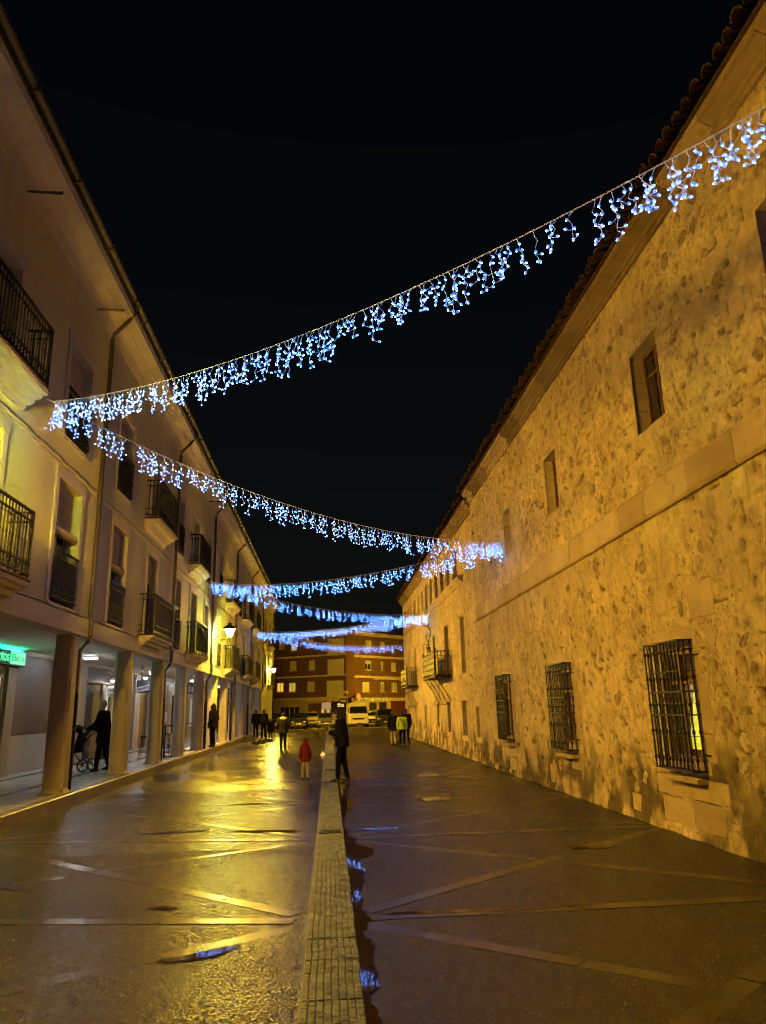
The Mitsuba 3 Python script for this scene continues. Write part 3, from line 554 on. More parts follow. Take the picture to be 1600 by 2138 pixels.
def french_window(H, yc, w, fl, railing=True, shut=.35, curtain='m_window_back', blind=True):
    z0, z1 = fl; y0, y1 = yc - w / 2, yc + w / 2
    s = MB(); q = .17                                   # stone surround, proud of the plaster
    lbox(s, y0 - q, y0, z0, z1, -.02, .035, .006); lbox(s, y1, y1 + q, z0, z1, -.02, .035, .006); lbox(s, y0 - q - .03, y1 + q + .03, z1, z1 + .24, -.02, .04, .006); lbox(s, y0 - .03, y1 + .03, z0 - .07, z0, -.28, .05, .008)
    W = obj('window', s, 'm_trim', H)
    f = MB(); t = .06; a, b = -.26, -.20; zt = z1 - .42
    for u, v in ((y0, y0 + t), (y1 - t, y1), (yc - .045, yc + .045)): lbox(f, u, v, z0, z1, a, b)
    for u, v in ((y0 + t, yc - .045), (yc + .045, y1 - t)):
        for z, k in ((z0, .12), (z0 + .85, .06), (z1 - .06, .06)): lbox(f, u, v, z, z + k, a, b - .003)
    obj('frame', f, 'm_frame_white' if shut > .3 else 'm_wood', W)
    for u, v in ((y0 + t, yc - .045), (yc + .045, y1 - t)):
        p = MB(); x = XL - .235; p.add([(x, u, z0), (x, v, z0), (x, v, z1), (x, u, z1)], [[0, 1, 2], [0, 2, 3]]); obj('pane', p, 'm_glass', W)
    c = MB(); lbox(c, y0 - .1, y1 + .1, z0 - .1, z1 + .1, -.50, -.46); obj('curtain', c, curtain, W)  # dark sheet added behind the panes to block light, standing for the unlit room
    if shut > 0:                                        # slatted roller shutter, partly down
        h = (z1 - z0) * shut; c = MB(); z = z1
        while z > z1 - h: lbox(c, y0 + .02, y1 - .02, z - .046, z - .004, -.175, -.155, .006); z -= .05
        obj('shutter', c, 'm_blind', W)
    if blind:                                           # rolled esparto blind hanging in front
        c = MB(); zb = z1 - (z1 - z0) * .40; c.tube([(XL - .09, y0 + .03, zb), (XL - .09, y1 - .03, zb)], .10, 12); obj('rolled_blind', c, 'm_blind', W, smooth=40)
    if railing:
        r = MB(); zt = z0 + 1.02
        for z, k in ((zt, .035), (zt - .16, .018), (z0 + .48, .014), (z0 + .22, .014), (z0 + .10, .025)): lbox(r, y0 - .02, y1 + .02, z - k / 2, z + k / 2, .045, .075)
        R = obj('railing', r, 'm_iron', H); n = max(6, int(w / .085))
        for k in range(n + 1): obj('baluster', BAL2, None, R, to_world=T().translate([XL + .06, y0 + w * k / n, z0 + .05]))
        m_ = MB(); lbox(m_, y0, y1, z0 + .06, zt - .17, .036, .040); obj('mesh_screen', m_, 'm_dark', R)   # fine mesh behind the bars
def balcony(H, y0, y1, zf, dep=.44, screen=False):
    b = MB(); lprism(b, y0, y1, [(-.1, zf - .36), (.06, zf - .36), (.10, zf - .27), (.20, zf - .25), (.24, zf - .17), (dep - .10, zf - .14), (dep - .08, zf - .085), (dep, zf - .08), (dep, zf), (-.1, zf)])
    B = obj('balcony', b, 'm_trim', H)
    g = MB(); lbox(g, y0 - .02, y1 + .02, zf + .002, zf + .035, -.05, dep + .03, .006); obj('edge_tiles', g, 'm_tile', B)
    zt = zf + 1.16; r = MB()
    for z, k in ((zt, .04), (zt - .16, .018), (zf + .30, .016), (zf + .12, .026)):
        lbox(r, y0, y1, z - k / 2, z + k / 2, dep - .04, dep - .005)
        for y in (y0 + .015, y1 - .015): lbox(r, y - .015, y + .015, z - k / 2, z + k / 2, .0, dep - .04)
    for y in (y0 + .015, y1 - .015): lbox(r, y - .018, y + .018, zf + .03, zt, dep - .042, dep - .006)
    obj('railing', r, 'm_iron', B); n = int((y1 - y0) / .115)
    for k in range(1, n): obj('baluster', BAL, None, B, to_world=T().translate([XL + dep - .022, y0 + (y1 - y0) * k / n, zf + .10]))
    for k in range(1, 4):
        for y in (y0 + .015, y1 - .015): obj('baluster', BAL, None, B, to_world=T().translate([XL + dep * k / 4 - .01, y, zf + .10]))
    if screen: s = MB(); lbox(s, y0 + .05, y1 - .05, zf + .12, zt - .18, dep - .055, dep - .048); obj('mesh_screen', s, 'm_dark', B)
def house(label, y0, y1, cols, plaster_m, arcade=True, roundposts=(), pipe=True, posts=()):
    H = thing('arcaded_house', label, 'house', 'terrace of arcaded houses'); zb = 3.76 if arcade else 0.0
    holes = []
    for yc, w, kd in cols: holes += [(yc - w / 2, yc + w / 2, *F1), (yc - w / 2, yc + w / 2, *F2)]
    w_ = MB()
    for a, b, c, d in cells(y0, y1, zb, 11.25, holes): lbox(w_, a, b, c, d, -.30, 0)
    obj('wall', w_, plaster_m, H)
    b = MB(); lprism(b, y0, y1, [(-.1, 6.585), (.012, 6.585), (.018, 6.60), (.012, 6.615), (-.1, 6.615)]); obj('floor_band', b, 'm_trim', H)
    if arcade:
        yy = y0
        while yy < y1 - .01:                            # fascia of dressed slabs
            L = min(rng.uniform(1.1, 1.5), y1 - yy); L = y1 - yy if y1 - yy - L < .4 else L
            b = MB(); lbox(b, yy + .003, yy + L - .003, 3.39, 3.60, -.35, .05, .006); lbox(b, yy + .003, yy + L - .003, 3.60, 3.765, -.35, .03, .006); obj('fascia', b, 'm_trim', H); yy += L
        b = MB(); b.box(-8.72, XL - .35, y0, y1, 3.58, 3.70); obj('arcade_ceiling', b, 'm_soffit', H)
        for i, y in enumerate(posts):
            p = MB(); x = -5.5
            if y in roundposts: p.lathe([(.30, WALK), (.30, WALK + .05), (.25, WALK + .07), (.245, 1.8), (.235, 3.40)], (x, y, 0), 20)
            else:
                p.box(x - .25, x + .25, y - .25, y + .25, WALK, WALK + .04, .01)
                v = [(x + sx * k, y + sy * k, z) for z, k in ((WALK + .04, .235), (WALK + .10, .205), (3.40, .19)) for sx, sy in ((-1, -.7), (-.7, -1), (.7, -1), (1, -.7), (1, .7), (.7, 1), (-.7, 1), (-1, .7))]
                f = []
                for o in (0, 8):
                    for i in range(8): j = (i + 1) % 8; f += [[o + i, o + j, o + 8 + j], [o + i, o + 8 + j, o + 8 + i]]
                p.add(v, f)
            obj('post', p, 'm_post', H, smooth=40 if y in roundposts else False)
    for yc, w, kd in cols:
        bal = 'b' in kd
        french_window(H, yc, w, F1, not bal, .30 if bal else .36, blind=not bal or yc < 12); french_window(H, yc, w, F2, not bal, .42, blind=False)
        if bal: hw = 1.25 if yc < 35 else 1.45; balcony(H, yc - hw, yc + hw, F1[0], screen='s' in kd); balcony(H, yc - hw, yc + hw, F2[0])
    b = MB(); lprism(b, y0, y1, [(-.1, 10.72), (.02, 10.74), (.05, 10.86), (.10, 11.0), (.22, 11.14), (.26, 11.16), (.26, 11.2), (-.1, 11.2)]); obj('cornice_moulding', b, 'm_trim', H)
    b = MB(); lbox(b, y0, y1, 11.203, 11.40, -.3, .54, .01); obj('eaves', b, 'm_soffit', H)
    b = MB(); th = np.linspace(np.pi, 2 * np.pi, 9); prof = [(.62 + .075 * math.cos(a), 11.56 + .085 * math.sin(a)) for a in th] + [(.62 + .068 * math.cos(a), 11.565 + .078 * math.sin(a)) for a in th[::-1]]
    lprism(b, y0, y1, prof); lbox(b, y0, y1, 11.40, 11.62, .30, .54)
    for y in np.arange(y0 + .7, y1, 2.1): lbox(b, y, y + .03, 11.46, 11.66, .53, .71)
    G = obj('gutter', b, 'm_gutter', H)
    b = MB(); lprism(b, y0, y1, [(.56, 11.62), (.56, 11.66), (-7, 14.4), (-7, 11.62)]); obj('roof', b, 'm_tile', H)
    b = MB()
    b.box(-12.5, XL - .62, y0 + .01, y1 - .01, 3.71 if arcade else 0, 11.2); obj('inner_wall', b, 'm_dark', H)
    if pipe:
        p = MB(); y = y1 - .02; x = XL + .075
        p.tube([(XL + .60, y, 11.50), (XL + .60, y, 11.3), (XL + .45, y, 11.13), (x + .02, y, 10.72), (x, y, 10.6), (x, y, 3.85), (x + .035, y, 3.76), (x + .035, y, 3.42), (x - .01, y, 3.30), (XL - .07, y - .10, 3.08), (XL - .07, y - .10, 2.5), (XL - .07, y - .10, WALK + .0)] if arcade else [(XL + .6, y, 11.5), (XL + .6, y, 11.3), (x, y, 10.7), (x, y, .2)], .05, 10)
        for z in (9.9, 8.4, 6.9, 5.4, 4.2): p.tube([(x, y, z), (x, y, z + .04)], .062, 10)
        D = obj('downpipe', p, 'm_pipe', H, smooth=40)
        if arcade: s = MB(); s.tube([(XL - .07, y - .10, WALK), (XL - .07, y - .10, 2.2)], .062, 10); obj('iron_shoe', s, 'm_iron', D, smooth=40)
    return H
def facade_cable(H, y0, y1, z, sag):
    b = MB(); n = 14; ys_ = np.linspace(y0, y1, n * 2 + 1); b.tube([(XL + .03, y, z - sag * (i % 2) - .01 * math.sin(i * 1.7)) for i, y in enumerate(ys_)], .009, 5); obj('cable', b, 'm_dark', H)
POSTS = [7.8, 12.0, 16.0, 20.5, 24.45, 28.3, 32.2, 36.0, 39.8, 43.6, 47.4, 51.2, 55.0, 58.6]
def pin(a, b): return [p for p in POSTS if a <= p < b]
H1 = house('nearest arcaded house, cream front with a long balcony at the left edge of the picture', 5.0, 16.5, [(7.0, 1.3, 'w'), (10.85, 1.4, 'b'), (14.8, 1.36, 'w')], 'm_plaster', posts=pin(5, 16.5))
H2 = house('second arcaded house from the camera, between the two nearest downpipes', 16.5, 25.0, [(18.52, 1.3, 'w'), (22.1, 1.25, 'b')], 'm_plaster_grey', posts=pin(16.5, 25))
H3 = house('third arcaded house, above the bar tables and stools', 25.0, 33.5, [(25.95, .9, 'w'), (29.0, 1.3, 'bs'), (32.1, .95, 'w')], 'm_plaster', posts=pin(25, 33.5), roundposts=(32.2,))
H4 = house('fourth arcaded house, lit strongly yellow by the wall lantern', 33.5, 42.0, [(35.9, 1.0, 'w'), (39.5, 1.3, 'bs')], 'm_plaster', posts=pin(33.5, 42), roundposts=(36.0,))
H5 = house('fifth arcaded house, in the shadow past the wall lantern', 42.0, 50.5, [(44.1, 1.0, 'w'), (46.8, 1.3, 'bs')], 'm_plaster_grey', posts=pin(42, 50.5), roundposts=(47.4,))
H6 = house('sixth arcaded house, last one with posts before the plaza', 50.5, 59.5, [(52.2, 1.3, 'b'), (56.4, 1.1, 'w')], 'm_plaster_grey', posts=pin(50.5, 59.5))
H7 = house('end house without arcade, glowing orange beside the slim lamp post', 59.5, 71.0, [(62.3, 1.2, 'w'), (66.6, 1.3, 'b'), (69.5, .9, 'w')], 'm_plaster', arcade=False, posts=())
for H, a, b_ in ((H1, 5, 16.4), (H2, 16.55, 24.9), (H3, 25.1, 33.4), (H4, 33.6, 41.9)): facade_cable(H, a, b_, 6.70, .02); facade_cable(H, a, b_, 3.80, .012)
for i, (y, z) in enumerate(((11.4, 10.75), (15.4, 10.78), (27.6, 10.75), (31.4, 10.75))):
    b = MB(); b.tube([(XL - .05, y, z), (XL + .62, y, z - .02)], [.022, .022], 6); b.tube([(XL + .42, y, z - .014), (XL + .62, y, z - .02)], .03, 6); obj('spout', b, 'm_pipe', [H1, H1, H3, H3][i])
# the back wall of the arcade with its shopfronts
XB = -8.7
def bbox(b, y0, y1, z0, z1, d0, d1, c=0.0): return b.box(XB + d0, XB + d1, y0, y1, z0, z1, c)
def front(name, H, m_, y0, y1, z0, z1, d0=-.02, d1=.03, c=.008): b = MB(); bbox(b, y0, y1, z0, z1, d0, d1, c); return obj(name, b, m_, H)
for H, y0, y1 in ((H1, 5, 16.5), (H2, 16.5, 25), (H3, 25, 33.5), (H4, 33.5, 42), (H5, 42, 50.5), (H6, 50.5, 59.5)): front('shop_wall', H, 'm_cream', y0, y1, WALK, 3.6, -.3, 0, 0)
b = MB(); b.box(-12.5, -5.4, 59.52, 59.7, 0, 3.7); obj('side_wall', b, 'm_plaster', H7)
def shop_window(H, y0, y1, z0, z1, frame='m_wood', lit=None, w=.05, posters=()):
    f = MB()
    for a, b_, c, d in ((y0, y1, z1 - .08, z1), (y0, y1, z0, z0 + .1), (y0, y0 + .07, z0 + .1, z1 - .08), (y1 - .07, y1, z0 + .1, z1 - .08)): bbox(f, a, b_, c, d, .0, .07)
    W = obj('shop_window', f, frame, H)
    p = MB(); p.add([(XB + .05, y0, z0), (XB + .05, y1, z0), (XB + .05, y1, z1), (XB + .05, y0, z1)], [[0, 1, 2], [0, 2, 3]]); obj('pane', p, 'm_glass', W)
    k = front('backing', W, 'm_white' if lit is not None else 'm_dark', y0 + .05, y1 - .05, z0 + .08, z1 - .06, .004, .02, 0)
    if lit is not None: scene[k]['emitter'] = glow(lit, w)
    for (a, b_, c, d, mm) in posters: front('poster', W, mm, a, b_, c, d, .024, .030, .002)
# shop with the green sign
shop_window(H2, 18.2, 20.55, WALK, 2.85, 'm_wood', (.55, .55, .52), .3, [(20.0, 20.4, 1.9, 2.5, 'm_grey_cloth'), (19.0, 19.8, 2.1, 2.6, 'm_grey_cloth')])
front('pilaster', H2, 'm_cream', 20.75, 21.3, WALK, 3.05, 0, .10); front('dado', H2, 'm_dado_white', 21.32, 24.05, WALK, 1.25, 0, .045); front('panel', H2, 'm_dado_brown', 21.32, 24.05, 1.26, 3.45, 0, .04); front('pilaster', H2, 'm_cream', 24.08, 24.5, WALK, 3.45, 0, .10)
front('door', H2, 'm_dark', 24.55, 24.95, 1.6, 3.0, 0, .02)
front('pilaster', H3, 'm_cream', 26.5, 27.3, WALK, 3.45, 0, .12); front('panel', H3, 'm_dado_brown', 27.35, 33.4, 2.95, 3.45, 0, .03); front('door', H3, 'm_wood_dark', 27.4, 29.3, WALK, 2.85, 0, .05); front('pilaster', H3, 'm_cream', 29.3, 29.7, WALK, 2.9, 0, .09)
shop_window(H3, 29.75, 30.6, 1.3, 2.8, 'm_frame_white', (.50, .55, .52), .15, [(30.3, 30.55, 1.6, 2.6, 'm_poster_green')])
shop_window(H3, 30.7, 32.4, 1.25, 2.8, 'm_frame_white', (.16, .12, .05), .15); front('dado', H3, 'm_dado_brown', 29.75, 33.4, WALK, 1.2, 0, .05)
b = MB(); bbox(b, 27.3, 33.4, 2.88, 2.94, 0, .16, .01); obj('lintel_shelf', b, 'm_frame_white', H3)
front('pilaster', H4, 'm_dado_white', 34.0, 34.9, WALK, 3.45, 0, .14); front('door', H4, 'm_wood', 35.2, 36.6, WALK, 2.7, 0, .05); front('pilaster', H4, 'm_cream', 36.8, 37.4, WALK, 3.45, 0, .12); front('door', H4, 'm_wood', 37.6, 39.0, WALK, 2.7, 0, .05)
front('panel', H4, 'm_cream', 39.2, 41.8, WALK, 2.9, 0, .06); front('notice', H4, 'm_white', 39.6, 40.3, 1.2, 1.9, .06, .07); front('notice', H4, 'm_white', 40.6, 41.2, 1.3, 1.8, .06, .07)
shop_window(H5, 42.6, 44.6, .7, 2.7, 'm_dark', (.22, .42, .75), .3); front('door', H5, 'm_wood_dark', 45.2, 46.6, WALK, 2.7, 0, .05); front('pilaster', H5, 'm_cream', 46.8, 47.4, WALK, 3.45, 0, .12); shop_window(H5, 47.6, 50.0, .8, 2.7, 'm_wood', (.30, .33, .30), .2)
shop_window(H6, 51.0, 53.0, .5, 2.8, 'm_white', (.55, .62, .40), .3); shop_window(H6, 54.0, 57.5, .8, 2.8, 'm_wood', (.55, .30, .06), .3); front('pilaster', H6, 'm_cream', 53.2, 53.8, WALK, 3.45, 0, .12)
# ------------------------------------------------------------------ arcade lamps, signs, bar furniture
def ceiling_lamp(x, y, label, L=270.0):
    t = thing('ceiling_lamp', label, 'lamp', 'lamps on the arcade ceiling')
    b = MB(); b.box(x - .24, x + .24, y - .07, y + .07, 3.52, 3.582, .01); obj('housing', b, 'm_white', t)
    b = MB(); b.box(x - .20, x + .20, y - .055, y + .055, 3.455, 3.519, .02); k = obj('diffuser', b, 'm_white', t); scene[k]['emitter'] = glow(LED * L, 2.5)
ceiling_lamp(-7.55, 24.2, 'bright white lamp on the arcade ceiling nearest the camera'); ceiling_lamp(-7.80, 34.0, 'white arcade ceiling lamp beside the third post from the camera'); ceiling_lamp(-7.7, 43.4, 'white arcade ceiling lamp past the round posts'); ceiling_lamp(-7.8, 55.0, 'farthest white lamp on the arcade ceiling')
def text_x(s, h, o, d=.004, bold=True):                # reads along +y, faces +x
    t = meshkit.text_mesh(s, h, d, bold); v = t.vertices; t.vertices = np.c_[o[0] + v[:, 2], o[1] + v[:, 0], o[2] + v[:, 1]]; return t
def text_y(s, h, o, d=.004, bold=True, slant=0.0):     # reads along +x, faces -y
    t = meshkit.text_mesh(s, h, d, bold); v = t.vertices; c, q = math.cos(slant), math.sin(slant); t.vertices = np.c_[o[0] + v[:, 0] * c - v[:, 1] * q, o[1] - v[:, 2], o[2] + v[:, 0] * q + v[:, 1] * c]; return t
t = thing('shop_sign', 'green lit shop sign reading Alimentos Elena on the arcade wall', 'sign')
b = MB(); b.box(XB + .02, XB + .16, 17.6, 21.64, 3.10, 3.50, .01); obj('cabinet', b, 'm_dark', t)
def fit_w(mesh, w, o):                                  # squeezes lettering to a width along y
    v = mesh.vertices; v[:, 1] = o + (v[:, 1] - v[:, 1].min()) * w / np.ptp(v[:, 1]); return mesh
k = obj('lettering', fit_w(text_x('Alimentos', .24, (XB + .162, 18.0, 3.20)), 1.5, 19.02), 'm_white', t); scene[k]['emitter'] = glow((.02, 1.1, .42), .3)
b = MB(); b.box(XB + .16, XB + .175, 20.58, 21.56, 3.14, 3.475); k = obj('lit_panel', b, 'm_white', t); scene[k]['emitter'] = glow((.015, .92, .38), .5)
obj('panel_lettering', fit_w(text_x('Elena', .19, (XB + .177, 21.1, 3.22), bold=False), .80, 20.67), 'm_poster_green', t)
b = MB(); b.box(XB + .04, XB + .12, 17.8, 21.5, 3.502, 3.515); k = obj('top_tube', b, 'm_white', t); scene[k]['emitter'] = glow((.15, 55, 16), 1.5)
t = thing('beer_sign', 'hanging sign with a slanted white banner reading San Miguel', 'sign')
b = MB(); b.box(-7.26, -6.50, 28.9, 28.98, 2.52, 2.98, .01); obj('board', b, 'm_dark', t); b = MB(); b.tube([(-7.1, 28.94, 2.98), (-7.1, 28.94, 3.58)], .012); b.tube([(-6.66, 28.94, 2.98), (-6.66, 28.94, 3.58)], .012); obj('hanger', b, 'm_iron', t)
b = MB(); b.add([(-7.255, 28.893, 2.53), (-6.505, 28.893, 2.66), (-6.505, 28.893, 2.90), (-7.255, 28.893, 2.72)], [[0, 1, 2], [0, 2, 3]]); obj('banner', b, 'm_white', t)
sl = math.atan2(.15, .75); o = -7.22
for s, mm, w in (('S', 'm_red_print', .10), ('an', 'm_blue_print', .17), ('M', 'm_red_print', .13), ('iguel', 'm_blue_print', .29)):
    q = text_y(s, .095, (0, 0, 0), .003); v = q.vertices; v[:, 0] = (v[:, 0] - v[:, 0].min()) * (w - .012) / np.ptp(v[:, 0]); c, z = math.cos(sl), math.sin(sl)
    q.vertices = np.c_[o + v[:, 0] * c - v[:, 2] * z, 28.891 + v[:, 1], 2.595 + (o + 7.22) * math.tan(sl) + v[:, 0] * z + v[:, 2] * c]; obj('lettering', q, mm, t); o += w * c
def small_lamp(x, y, z, label, L, rgb=LED):
    t = thing('sign_lamp', label, 'lamp'); b = MB(); b.lathe([(.02, .16), (.03, .10), (.10, .02), (.105, 0)], (x, y, z), 12); b.tube([(x, y, z + .14), (x - .1, y + .05, z + .3), (x - .25, y + .05, z + .32)], .012); obj('shade', b, 'm_white', t)
    k = obj('bulb', ball(.075, (x, y, z)), 'm_white', t); scene[k]['emitter'] = glow(np.asarray(rgb) * L, .8)
small_lamp(-6.86, 28.6, 3.06, 'bluish lamp over the hanging beer sign', 60, (.6, .9, 1.25)); small_lamp(-8.35, 29.6, 3.02, 'white lamp over the little wall sign', 110)
t = thing('wall_sign', 'little white wall sign with unreadable dark print under a lamp', 'sign')
b = MB(); b.box(-8.62, -8.30, 29.92, 29.96, 2.42, 2.84, .005); obj('board', b, 'm_white', t)
b = MB()
for i in range(4):
    b.box(-8.58 + i * .065, -8.545 + i * .065, 29.914, 29.919, 2.62, 2.74)
    b.box(-8.57 + i * .065, -8.545 + i * .065, 29.914, 29.919, 2.46, 2.53)
obj('print', b, 'm_dark', t)
t = thing('hanging_sign', 'dark hanging sign with white print farther along the arcade', 'sign')
b = MB(); b.box(-7.15, -6.55, 38.0, 38.06, 2.66, 3.10, .005); obj('board', b, 'm_dark', t)
b = MB()
for i, (h0, h1) in enumerate(((2.74, 3.04), (2.80, 3.02), (2.74, 2.98), (2.80, 3.04), (2.74, 3.03))): b.box(-6.98 + i * .08, -6.935 + i * .08, 37.992, 37.997, h0, h1)
obj('print', b, 'm_white', t); b = MB(); b.tube([(-6.85, 38.03, 3.1), (-6.85, 38.03, 3.58)], .012); obj('hanger', b, 'm_iron', t)
def stool(x, y, label):
    t = thing('bar_stool', label, 'stool', 'bar stools under the arcade'); z = WALK
    b = MB(); b.lathe([(.0, .72), (.15, .725), (.165, .74), (.165, .765), (.14, .785), (0, .79)], (x, y, z), 14); obj('seat', b, 'm_dark', t, smooth=40)
    for sx, sy in ((-1, -1), (1, -1), (1, 1), (-1, 1)): b = MB(); b.tube([(x + sx * .08, y + sy * .08, z + .72), (x + sx * .17, y + sy * .17, z)], .013); obj('leg', b, 'm_iron', t)
    b = MB(); a = np.linspace(0, 2 * np.pi, 17); b.tube(np.c_[x + .185 * np.cos(a), y + .185 * np.sin(a), a * 0 + z + .27], .010, 5, False); obj('foot_ring', b, 'm_iron', t)
stool(-6.22, 26.3, 'black bar stool with slim legs left of the third arcade post'); stool(-6.15, 29.3, 'bar stool right of the third arcade post, nearer of the pair'); stool(-6.10, 30.2, 'bar stool right of the third arcade post, farther of the pair')
def bar_table(x, y, label):
    t = thing('bar_table', label, 'table', 'high bar tables'); z = WALK
    b = MB(); b.lathe([(0, 1.06), (.28, 1.065), (.30, 1.075), (.30, 1.10), (0, 1.105)], (x, y, z), 18); obj('table_top', b, 'm_dark', t, smooth=40); b = MB(); b.tube([(x, y, z), (x, y, z + 1.06)], .03, 8); obj('column', b, 'm_iron', t)
    for k in range(4): a = k * np.pi / 2 + .5; b = MB(); b.tube([(x, y, z + .08), (x + .2 * math.cos(a), y + .2 * math.sin(a), z + .05), (x + .30 * math.cos(a), y + .30 * math.sin(a), z + .015)], .018, 5); obj('foot', b, 'm_iron', t)
bar_table(-5.75, 27.2, 'high round bar table half hidden by the third arcade post'); bar_table(-5.85, 31.2, 'high round bar table beside the first round post')
t = thing('storage_box', 'dark box standing by the arcade wall behind the second post', 'box'); b = MB(); b.box(-8.1, -7.6, 27.7, 28.3, WALK, WALK + 1.0, .02); obj('body', b, 'm_wood_dark', t); b = MB(); b.box(-8.12, -7.58, 27.68, 28.32, WALK + 1.0, WALK + 1.06, .01); obj('lid', b, 'm_dark', t)

# ------------------------------------------------------------------ strings of icicle lights zigzagging across the street
ANCH = [(4.66, 3.5, 6.55), (-4.86, 12.3, 7.12), (4.72, 19.0, 6.04), (-4.86, 30.6, 7.0), (4.74, 34.6, 6.04), (-4.86, 50.8, 7.0), (4.74, 47.3, 5.65)]
SAG = [.66, .69, .49, .48, .28, .38]
LAB = ['nearest string of icicle lights, rising to the upper right corner', 'second string of icicle lights, falling from the left balcony to the hall wall', 'third string of icicle lights, from the hall wall back to the left', 'fourth string of icicle lights, ending over the mansion attic sill', 'fifth string of icicle lights, the upper of the two farthest', 'farthest and lowest string of icicle lights in front of the brick building']
ico0, ico1 = trimesh.creation.icosphere(1, 1.0), trimesh.creation.icosphere(0, 1.0)
for i in range(6):
    a, b_ = np.array(ANCH[i]), np.array(ANCH[i + 1]); L = np.linalg.norm(b_ - a); G = thing('icicle_light_string', LAB[i], 'string lights', 'strings of icicle lights over the street'); r = np.random.default_rng(100 + i)
    P = lambda t: a + (b_ - a) * t - np.array([0, 0, 4 * SAG[i] * t * (1 - t)])
    c = MB(); c.tube([P(t) for t in np.linspace(0, 1, 40)], .0075 if i < 2 else .009, 5); c.tube([P(0), a + [.1 * np.sign(a[0]), 0, .05]], .01); obj('cable', c, 'm_wire', G)
    bulbs, halos, wires, s = MB(), MB(), MB(), .06
    big = ico0 if i < 2 else ico1; R = (.0115, .0115, .0165, .0175, .018, .018)[i]; dirv = (b_ - a) / L; side = np.array([-dirv[1], dirv[0], 0])
    def bulb(p, d):
        u = d / (np.linalg.norm(d) + 1e-9); bulbs.add(big.vertices * R * .75 + p + u * R * .6, big.faces); halos.add(ico1.vertices * R * (1.5 if i < 2 else 1.1) - u * R * .35 + p, ico1.faces)
    gap = 0.0; tops = []
    while s < L - .05:
        top = P(s / L); n = int(r.choice([2, 3, 4, 5], p=[.10, .25, .35, .30])); p = top.copy(); w = MB(); path = [p.copy()]; out = r.choice([-1, 1])
        for k in range(n):
            d = np.array([0, 0, -r.uniform(.06, .115)]) + dirv * out * r.uniform(.01, .07) + side * r.normal(0, .02); mid = p + d * .5 + dirv * r.normal(0, .012); p = p + d; path += [mid, p.copy()]
            if k or n < 3:
                br = dirv * -out * r.uniform(.02, .09) + np.array([0, 0, r.uniform(-.05, .03)]) + side * r.normal(0, .03); w.tube([p, p + br * .5 + [0, 0, -.012], p + br], .004 if i < 2 else .005, 3, False); bulb(p + br, br)
            if k < n - 1 and r.random() < .75: bulb(p + dirv * r.normal(0, .012), d)
            out = -out
        w.tube(path, .0046 if i < 2 else .006, 4 if i < 2 else 3, False); bulb(p, d)
        if i < 2: k = obj('drop_wire', w, 'm_wire', G); scene[k]['emitter'] = glow((.035, .11, .26), .001)  # wire glows itself, standing in for the light its bulbs throw on it
        else: wires.add(w.mesh().vertices, w.mesh().faces)
        s += (r.uniform(.052, .095) if i < 2 else r.uniform(.10, .16)) + (.12 if r.random() < .05 else 0)
    if wires.n: k = kind(obj('drop_wires', wires, 'm_wire', G), 'stuff'); scene[k]['emitter'] = glow((.035, .11, .26), .01)  # far wires get the same weak glow for bulb light falling on them
    k = obj('bulbs', bulbs, 'm_white', G); scene[k]['emitter'] = glow((1.15, 6.0, 25) if i < 2 else (1.5, 6.6, 24) if i < 4 else (1.0, 4.4, 15), 3 if i < 4 else 1.5); kind(k, 'stuff')
    k = obj('bulb_caps', halos, 'm_white', G); scene[k]['emitter'] = glow((.018, .27, 1.15), .25); kind(k, 'stuff')  # added blue shells that glow in place of the lens glare round each bulb

# ------------------------------------------------------------------ the brick apartment building at the end
APT = thing('brick_apartment_building', 'brown brick corner building with cream shutters closing the view', 'building')
def wallframe(p, q): p, q = np.array(p, float), np.array(q, float); e = (q - p) / np.linalg.norm(q - p); n = np.array([-e[1], e[0]]); n = n if n[1] < 0 else -n; return p, e, n
LF, RF = wallframe((2.0, 85.0), (-7.4, 91.5)), wallframe((2.9, 85.2), (10.2, 93.0))
def abox(b, F, s0, s1, z0, z1, d0, d1):
    p, e, n = F; v = [(*(p + e * s + n * d), z) for s in (s0, s1) for d in (d0, d1) for z in (z0, z1)]; f = BF if np.cross([*e, 0], [*n, 0])[2] > 0 else BF[:, ::-1]; return b.add(v, f)
def apt(name, m_, F, s0, s1, z0, z1, d0, d1, parent=APT, **k): b = MB(); abox(b, F, min(s0, s1), max(s0, s1), min(z0, z1), max(z0, z1), d0, d1); return obj(name, b, m_, parent, **k)
WIN_L = [(8.93, 9.86, 8.95, 9.85, 's'), (7.08, 8.01, 8.66, 9.50, 'lit'), (.25, 2.6, 7.85, 9.72, 'p'), (7.1, 8.12, 6.3, 7.4, 's'), (4.4, 5.33, 6.25, 7.35, 's'), (.3, 2.62, 5.55, 7.34, 'p'), (9.04, 10.09, 3.88, 4.97, 'y'), (7.24, 8.29, 3.86, 4.90, 'y2'), (4.45, 5.51, 3.83, 4.95, 's'), (.39, 2.75, 3.12, 4.92, 'p'), (4.6, 5.4, 8.9, 9.8, 's')]
WIN_R = [(2.11, 3.33, 8.6, 9.56, 's'), (4.87, 5.8, 8.6, 9.49, 's'), (2.0, 3.24, 6.1, 7.16, 'h'), (4.79, 5.47, 6.1, 7.13, 'h'), (6.87, 7.85, 6.05, 7.11, 's'), (1.42, 2.76, 3.62, 4.73, 's'), (4.7, 5.59, 3.62, 4.73, 'w'), (6.8, 8.0, 3.62, 4.7, 'w')]
